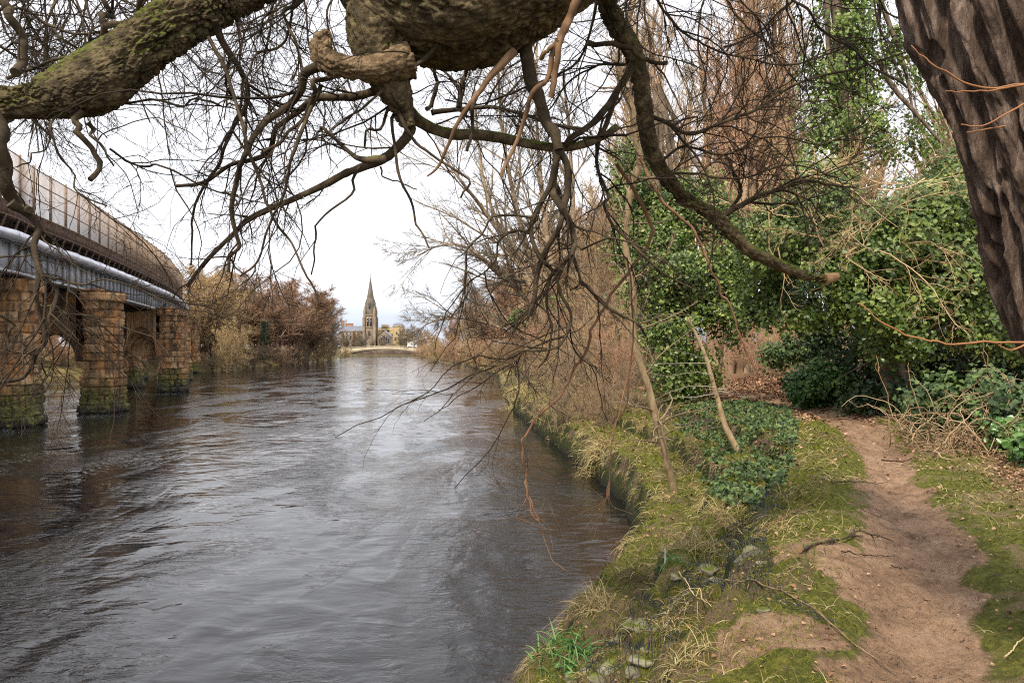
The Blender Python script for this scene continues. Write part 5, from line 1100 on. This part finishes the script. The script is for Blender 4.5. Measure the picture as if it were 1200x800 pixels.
# tussocks hanging over every step edge
def tuss(n, y0, y1, mat, name, label, L0, sd):
    rg = np.random.default_rng(sd); mb = MB(); Y = np.exp(rg.uniform(math.log(y0), math.log(y1), n)); lev = rg.integers(0, 4, n)
    n1 = None; u = (lev*.25+.085+rg.normal(0, .018, n))*wfun(Y); X = edge(Y)+u; keep = fbm(X*1.7, Y*1.7, sd, 3, 91) > .46; X, Y = X[keep], Y[keep]; n = len(X); per = 34
    idx = np.repeat(np.arange(n), per); px = X[idx]+rg.normal(0, .055, n*per)*np.sqrt(lod(Y[idx])); py = Y[idx]+rg.normal(0, .07, n*per)*np.sqrt(lod(Y[idx]))
    D = rg.normal(0, .45, (n*per, 3)); D[:, 0] -= .75; D[:, 1] -= .1; D[:, 2] = .6
    blades(mb, np.c_[px, py, terr(px, py)], D, L0*rg.uniform(.5, 1.4, n*per), .0042*lod(py)**.8, rg.uniform(1.8, 3.6, n*per), rg, seg=4)
    tag(mb.build(name, mat, smooth=False), label, 'grass', kind='stuff')
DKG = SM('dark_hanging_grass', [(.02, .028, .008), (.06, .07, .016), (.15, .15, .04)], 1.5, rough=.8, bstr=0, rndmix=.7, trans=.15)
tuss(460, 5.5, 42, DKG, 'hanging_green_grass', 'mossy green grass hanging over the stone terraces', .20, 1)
tuss(430, 5.5, 45, STR, 'hanging_straw_grass', 'pale dry grass hanging over the stone terraces', .26, 2)
tuss(260, 5, 40, MOS, 'hanging_moss', 'thick moss hanging down the terrace faces', .13, 3)
def tuft(name, label, px, py, mat, n, L, w, sp, droop, lean=.5, dx=-.4):
    g = G(px, py); mb = MB(); r = np.random.default_rng(int(px)); p = g+np.c_[r.normal(0, sp, n), r.normal(0, sp, n), np.zeros(n)]; p[:, 2] = terr(p[:, 0], p[:, 1])
    D = r.normal(0, lean, (n, 3)); D[:, 2] = np.abs(D[:, 2])*.3+.9; D[:, 0] += dx*.6; blades(mb, p, D, L*r.uniform(.5, 1.2, n), w*r.uniform(.7, 1.3, n), droop*r.uniform(.4, 1.5, n), r, seg=5)
    tag(mb.build(name, mat, smooth=False, loc=tuple(g)), label, 'grass tuft')
tuft('grass_tuft', 'long straw tuft hanging off the lowest step towards the water', 700, 535, STR, 380, .75, .014, .17, 2.6, .45, -1.2)
tuft('grass_tuft', 'wide pale tuft at the tip of the bank where it bends', 600, 478, STR, 500, .9, .03, .5, 1.4)
tuft('grass_tuft', 'pale upright tuft between the ivy and the mossy stones', 848, 608, STR, 260, .26, .006, .09, 1.8)
tuft('grass_tuft', 'straw tuft just above the tangle of black wire', 812, 640, STR, 240, .24, .006, .09, 1.9)
tuft('grass_tuft', 'straw tuft crowning the bright green blades at the water', 700, 712, STR, 320, .26, .006, .08, 2.2)
tuft('grass_tuft', 'blond patch lying flat by the mossy ledge near the path', 905, 622, STR, 260, .16, .005, .12, 2.8, .9)
tuft('grass_tuft', 'flattened blond tuft at the bottom edge of the bank', 800, 770, STR, 420, .24, .0045, .13, 3.2, 1.0, .8)
tuft('grass_tuft', 'straw wisps on the grassy hump right of the wire netting', 790, 725, STR, 380, .22, .0045, .14, 3.0, 1.0, .8)
IRG = SM('iris_leaf', [(.05, .13, .03), (.10, .24, .06), (.22, .36, .12)], 3, rough=.45, bstr=0, rndmix=.7, trans=.2, spec=.4)
tuft('blade_leaf_clump', 'clump of broad bright green blades at the water edge', 668, 762, IRG, 150, .26, .015, .15, 1.7, .5, 0)
tuft('blade_leaf_clump', 'small sprig of green blades on the bank by the white stake', 785, 662, IRG, 70, .18, .008, .09, 1.7, .5, 0)
# leaf litter
LIT = SM('fallen_leaf', [(.09, .045, .022), (.24, .125, .065), (.44, .28, .18)], 2, rough=.8, bstr=0, rndmix=.8)
mb = MB(); X, Y, Z = scatter(170000, lambda X, Y, u: (sstep(.4, 2.0, X-pathx(Y)-pathw(Y))*sstep(4, 8, Y)+.9*sstep(15, 19, Y)*(u > wfun(Y)-.3)+.05)*sstep(.3, .6, fbm(X*2.5, Y*2.5, 9, 3, 51)+.15)*np.interp(npath(X, Y), [.5, 1.3], [.12, 1]), 2.8, 36, .3, 12, rg); m = len(X)
leaves(mb, np.c_[X, Y, Z+.015], rg.normal(0, .3, (m, 3))+np.array([0, 0, 1.]), .030*np.clip(Y/7, .8, 3)*rg.uniform(.5, 1.3, m), rg); print('litter', m)
tag(mb.build('leaf_litter', LIT), 'brown and orange fallen leaves scattered right of the path and over the clearing', 'fallen leaves', kind='stuff')
# small dark crumbs and twigs on the path
mb = MB(); X, Y, Z = scatter(11000, lambda X, Y, u: (npath(X, Y) < 1.5)*sstep(.4, .6, fbm(X*2, Y*2, 0, 3, 7)), 2.8, 16, 0, 7, rg); m = len(X)
D = rg.normal(0, 1, (m, 3)); D[:, 2] *= .08; p1, r1 = growl(np.c_[X, Y, Z+.004], D, rg.uniform(.01, .05, m), rg.uniform(.001, .003, m), np.full(m, .0008), 3, .3, 0, rg); mb.tubes(p1, r1, 4)
tag(mb.build('path_debris', TWD), 'dark crumbs and bits of twig trodden into the path', 'debris', kind='stuff')

# ================================================================ stones, wire, sticks
STN = SM('mossy_stone', [(.12, .11, .075), (.22, .20, .14), (.34, .31, .22)], 6, bs=40, bstr=.6, bdist=.008, moss=((.12, .14, .02), .42, 5))
def rock(label, px, py, r, sd, lift=.25):
    g = G(px, py); rr = np.random.default_rng(sd); n, k = 20, 28; th, ph = np.meshgrid(np.linspace(0, 2*math.pi, k, endpoint=False), np.linspace(0, math.pi, n))
    d = np.stack([np.sin(ph)*np.cos(th), np.sin(ph)*np.sin(th), np.cos(ph)], -1)
    R = r*(1+(fbm(d[..., 0]*1.3+sd, d[..., 1]*1.3, d[..., 2]*1.3, 3, sd)-.5)*1.1)
    for _ in range(6):
        pl = nrm(rr.normal(0, 1, 3)); h = rr.uniform(.62, .85)*r; dt = d@pl; R = np.where(dt > 0, np.minimum(R, h/np.maximum(dt, .05)), R)
    v = d*R[..., None]*np.array([rr.uniform(1, 1.4), rr.uniform(.8, 1.1), rr.uniform(.6, .8)]); i = np.arange(n*k).reshape(n, k); i2 = np.roll(i, -1, 1)
    mb = MB(); mb.add(v.reshape(-1, 3), np.stack([i[:-1], i2[:-1], i2[1:], i[1:]], -1).reshape(-1, 4)); o = mb.build('stone', STN, smooth=True); o.location = (g[0], g[1], g[2]-r*.12); o.rotation_euler.z = rr.uniform(0, 6)
    tag(o, label, 'stone', 'stones in the wire gabion')
RK = [(748, 738, .09, 'large pale stone under the wire in front of the green blades'), (727, 750, .07, 'rounded stone left of the large pale stone under the wire'), (768, 735, .06, 'smaller greenish stone right of the large pale stone'),
 (760, 762, .055, 'brown stone below the large pale stone'), (748, 775, .06, 'pinkish flat stone halfway down the wire netting'), (716, 785, .085, 'broad mossy stone at the bottom edge by the wire'), (742, 788, .06, 'mossy stone second along the bottom edge'),
 (690, 783, .06, 'dark stone beneath the green blades'), (672, 795, .07, 'flat stone at the bottom left corner of the bank'), (700, 797, .06, 'low brown stone at the very bottom of the wire'), (827, 668, .10, 'square brownish stone exposed under the black tangle of wire'),
 (835, 682, .06, 'dark rust stained stone below the square brownish one'), (862, 640, .085, 'upper flat pale stone in the mossy ledge'), (880, 647, .09, 'wedge shaped pale stone on the mossy ledge'), (868, 656, .06, 'thin flat stone tucked beneath the wedge shaped one'),
 (895, 660, .055, 'small mossy stone at the right end of the ledge stones'), (850, 634, .05, 'small dark stone at the left end of the ledge stones'), (884, 672, .045, 'little grey stone in front of the ledge stones'), (792, 676, .05, 'small stone left of the square brownish stone'), (893, 714, .03, 'little pinkish pebble lying on the bare earth by the path')]
for k, (a, b, r, lab) in enumerate(RK): rock(lab, a, b, r, 100+k)
WIRE = SM('black_wire', [(.018, .022, .028), (.035, .04, .05)], 5, rough=.5, bstr=0)
def net(name, label, poly, lift, sd, cell=.085):
    """hexagonal netting draped over the bank along a strip given by pixel pairs"""
    r = np.random.default_rng(sd); A = np.array([G(*a)[:2] for a, b in poly]); Bq = np.array([G(*b)[:2] for a, b in poly])
    A = spline(A, 40); Bq = spline(Bq, 40); L = np.linalg.norm(np.diff(A, axis=0), axis=1).sum(); W = np.linalg.norm(A-Bq, axis=1).mean(); nu_ = int(L/cell); nv = int(W/(cell*.866))
    segs = []
    def pt(i, j):
        s = (i+.5*(j % 2))/nu_; t = j/nv; return s, t
    for j in range(nv):
        for i in range(nu_):
            cx_, cy_ = (i+.5*(j % 2))*cell, j*cell*.866
            h = [(cx_+cell*.5*math.cos(q), cy_+cell*.577*math.sin(q)) for q in (math.pi/6, math.pi/2, 5*math.pi/6, 7*math.pi/6)]
            h = [(cx_+.577*cell*math.cos(q), cy_+.577*cell*math.sin(q)) for q in (math.pi/6, math.pi/2, 5*math.pi/6, 7*math.pi/6)]
            for a, b in zip(h[:-1], h[1:]): segs.append((a, b))
    S = np.array(segs); t = np.linspace(0, 1, 5)[None, :, None]; pts = S[:, None, 0]*(1-t)+S[:, None, 1]*t
    jx = (fbm(pts[..., 0]*7, pts[..., 1]*7, sd, 2, sd)-.5)*.09; jy = (fbm(pts[..., 0]*7, pts[..., 1]*7, sd+9, 2, sd)-.5)*.09
    s = np.clip((pts[..., 0]+jx)/L, 0, 1); tt = np.clip((pts[..., 1]+jy)/W, 0, 1)
    ax = np.interp(s, np.linspace(0, 1, 40), A[:, 0]); ay = np.interp(s, np.linspace(0, 1, 40), A[:, 1]); bx = np.interp(s, np.linspace(0, 1, 40), Bq[:, 0]); by = np.interp(s, np.linspace(0, 1, 40), Bq[:, 1])
    x = ax*(1-tt)+bx*tt; y = ay*(1-tt)+by*tt; z = terr(x, y)+lift*(.35+1.3*fbm(x*6, y*6, sd, 3, sd)) 
    mb = MB(); mb.tubes(np.stack([x, y, z], -1), np.full(x.shape, .0017), 4); tag(mb.build(name, WIRE, loc=(x.mean(), y.mean(), z.mean())), label, 'wire netting')
net('wire_netting', 'black hexagonal wire netting over the pale stones beside the green blades', [((650, 800), (760, 812)), ((690, 770), (790, 785)), ((725, 735), (800, 750)), ((765, 705), (820, 722))], .06, 3)
net('wire_netting', 'crumpled black wire netting running through the mossy ledge stones', [((775, 700), (800, 712)), ((805, 668), (838, 690)), ((835, 640), (905, 680)), ((862, 615), (900, 632)), ((895, 580), (925, 590))], .05, 5, .085)
net('wire_netting', 'folded black wire netting along the ledge next to the bare path', [((860, 668), (850, 684)), ((905, 690), (900, 708)), ((950, 715), (945, 730)), ((985, 735), (978, 742))], .03, 8, .08)
BRB2 = SM('dry_brown_cane', [(.09, .055, .03), (.22, .145, .085), (.34, .24, .15)], 12, bs=60, bstr=.4, bdist=.003)
def stick(name, label, pts, r0, r1, mat, cut=False, sub=(), cat='stick', lift=.02):
    g = np.array([G(a, b, lift) for a, b in pts]); e = empty(name, tuple(g[0]), label, cat); n = 40; c = spline(g, n); c[:, 2] = np.maximum(c[:, 2], terr(c[:, 0], c[:, 1])+r0*.6); c[:, 2] += (fbm(np.arange(n)*.3, pts[0][0], 0, 2)-.4)*.03
    mb = MB(); mb.tube(c, np.linspace(r0, r1, n)*(1+(fbm(np.arange(n)*.7, 3, 0, 2)-.5)*.4), 8)
    for s in sub:
        gs = np.array([G(a, b, l) for a, b, l in s]); cs = spline(gs, 14); mb.tube(cs, np.linspace(r0*.55, r1*.5, 14), 6)
    ep(mb, e, 'stem', mat)
    if cut: mb = MB(); t = nrm(c[0]-c[2]); mb.tube([c[0]-t*.005, c[0]+t*.03], [r0*1.25, r0*1.1], 10); ep(mb, e, 'cut_end', CUT)
stick('fallen_branch', 'knobbly fallen branch with an orange cut end lying at the left edge of the path', [(938, 648), (955, 641), (975, 637), (997, 633), (1010, 631)], .016, .007, BRB, True, [[(992, 634, .03), (1005, 630, .06), (1020, 634, .05), (1026, 643, .02)], [(997, 633, .03), (1003, 627, .08), (1012, 631, .05), (1030, 633, .03), (1045, 636, .02)]])
stick('dead_cane', 'straight red-brown dead cane lying across the mossy ledge', [(890, 623), (912, 612), (932, 602), (952, 590), (966, 576)], .006, .003, REDT)
stick('fallen_branch', 'long thin fallen bough curving from the grassy hump down on to the path', [(850, 683), (890, 690), (922, 699), (952, 716), (975, 736), (1003, 759), (1030, 782), (1050, 794)], .007, .003, BRB2)
stick('twig', 'small dark twig across the middle of the path far up', [(1085, 579), (1098, 580), (1115, 583)], .005, .003, TWD)
stick('twig', 'thin dark twig on the path below the cut branch', [(985, 648), (1005, 653), (1030, 656), (1048, 655)], .005, .002, TWD)
stick('twig', 'short bent twig on the path near the second bare hollow', [(1043, 665), (1052, 668), (1063, 672)], .004, .002, TWD)
stick('twig', 'pale dead twig lying in the grass at the bottom right corner', [(1175, 775), (1185, 765), (1195, 755), (1205, 750)], .005, .002, TW_TAN)
stick('twig', 'thin crooked pale root crossing the wire by the square stone', [(795, 680), (805, 690), (810, 702), (822, 713), (833, 720)], .005, .003, TW_TAN, lift=.05)
stick('twig', 'dark twig lying along the upper path beside the leaf litter', [(975, 567), (1000, 568), (1020, 569), (1040, 567)], .007, .003, TWD)
stick('twig', 'thin root crossing the narrow path further up', [(1032, 541), (1046, 543), (1060, 542), (1072, 539)], .012, .008, TWD)
g = G(779, 660); mb = MB(); mb.tube([g-np.array([0, 0, .05]), g+np.array([0, 0, .14])], [.0045, .004], 8); tag(mb.build('plant_stake', WP), 'thin white stake standing upright on the bank', 'stake')
for px, py, h, lean, lab in [(612, 799, .20, .05, 'dark wooden stump poking from the water at the bottom edge'), (664, 742, .16, .10, 'dark rusty iron stake leaning out beside the green blades')]:
    g = G(px, py); x, y = (g[0]-.0, g[1]); z = min(g[2], .3) if px < 650 else g[2]; mb = MB(); mb.tube([(x-.03, y, z-.2), (x, y, z+h*.4), (x+lean, y, z+h)], [.028, .024, .012], 9); tag(mb.build('mooring_stake', BRB), lab, 'stake')
# little row of wire ends on the ledge
g1 = G(850, 688); mb = MB(); rr_ = np.random.default_rng(3)
for k in range(14):
    g = G(846+k*4.2+rr_.uniform(-1, 1), 688+rr_.uniform(-2, 2)); mb.tube([g-np.array([0, 0, .02]), g+np.array([rr_.normal(0, .006), 0, rr_.uniform(.03, .08)])], [.002, .002], 5)
tag(mb.build('bent_wire_row', WIRE, loc=tuple(g1)), 'row of short upright wire ends on the mossy ledge', 'wire')
# ================================================================ camera, light, sky
cam = bpy.data.cameras.new('camera'); co = bpy.data.objects.new('camera', cam); COL.objects.link(co); SC.camera = co
cam.sensor_width = 36; cam.lens = 27; cam.clip_start = .05; cam.clip_end = 6000
co.location = (0, 0, EYE); co.rotation_euler = (math.radians(90)+math.atan((HOR-400)/F), 0, 0)
SUN_EL = math.radians(48); SUN_ROT = math.radians(205)      # behind the viewer, over the left shoulder a little
w = bpy.data.worlds.new('World'); SC.world = w; w.use_nodes = True; nt = w.node_tree; N = nt.nodes; L = nt.links
bg = N['Background']; bg.inputs['Strength'].default_value = .10
sky = N.new('ShaderNodeTexSky'); sky.sky_type = 'NISHITA'; sky.sun_disc = False; sky.sun_elevation = SUN_EL; sky.sun_rotation = SUN_ROT
tc = N.new('ShaderNodeTexCoord'); mp = N.new('ShaderNodeMapping'); mp.inputs['Scale'].default_value = (1, 1, 3.2); L.new(tc.outputs['Generated'], mp.inputs[0])
n1 = noise(nt, mp.outputs[0], 2.3, 6, .55); sp = N.new('ShaderNodeSeparateXYZ'); L.new(tc.outputs['Generated'], sp.inputs[0])
up = mathn(nt, 'MULTIPLY', sp.outputs['Z'], 6.0, True)
f = mathn(nt, 'ADD', mathn(nt, 'MULTIPLY', n1, .8), mathn(nt, 'MULTIPLY', up, .33))
cl = ramp(nt, f, [(4.2, 4.7, 5.7), (5.9, 6.3, 7.1), (8.3, 8.4, 8.9), (8.8, 8.8, 9.2)], [.32, .44, .56, .8])
mx = mixc(nt, .92, sky.outputs[0], cl); L.new(mx, bg.inputs['Color'])
sun = bpy.data.lights.new('sun', 'SUN'); sun.energy = 3.0; sun.angle = math.radians(7); sun.color = (1, .90, .74)
so = bpy.data.objects.new('sun', sun); COL.objects.link(so)
az = SUN_ROT; dirv = Vector((math.sin(az)*math.cos(SUN_EL), math.cos(az)*math.cos(SUN_EL), math.sin(SUN_EL)))
so.rotation_euler = dirv.to_track_quat('Z', 'Y').to_euler(); so.location = dirv*50
vs = SC.view_settings; vs.view_transform = 'Standard'; vs.look = 'None'; vs.gamma = 1; vs.use_curve_mapping = False; vs.exposure = .68
SC.cycles.filter_width = 1.1; SC.cycles.max_bounces = 6; SC.cycles.transparent_max_bounces = 8; SC.cycles.use_denoising = False; SC.cycles.denoising_prefilter = 'ACCURATE'
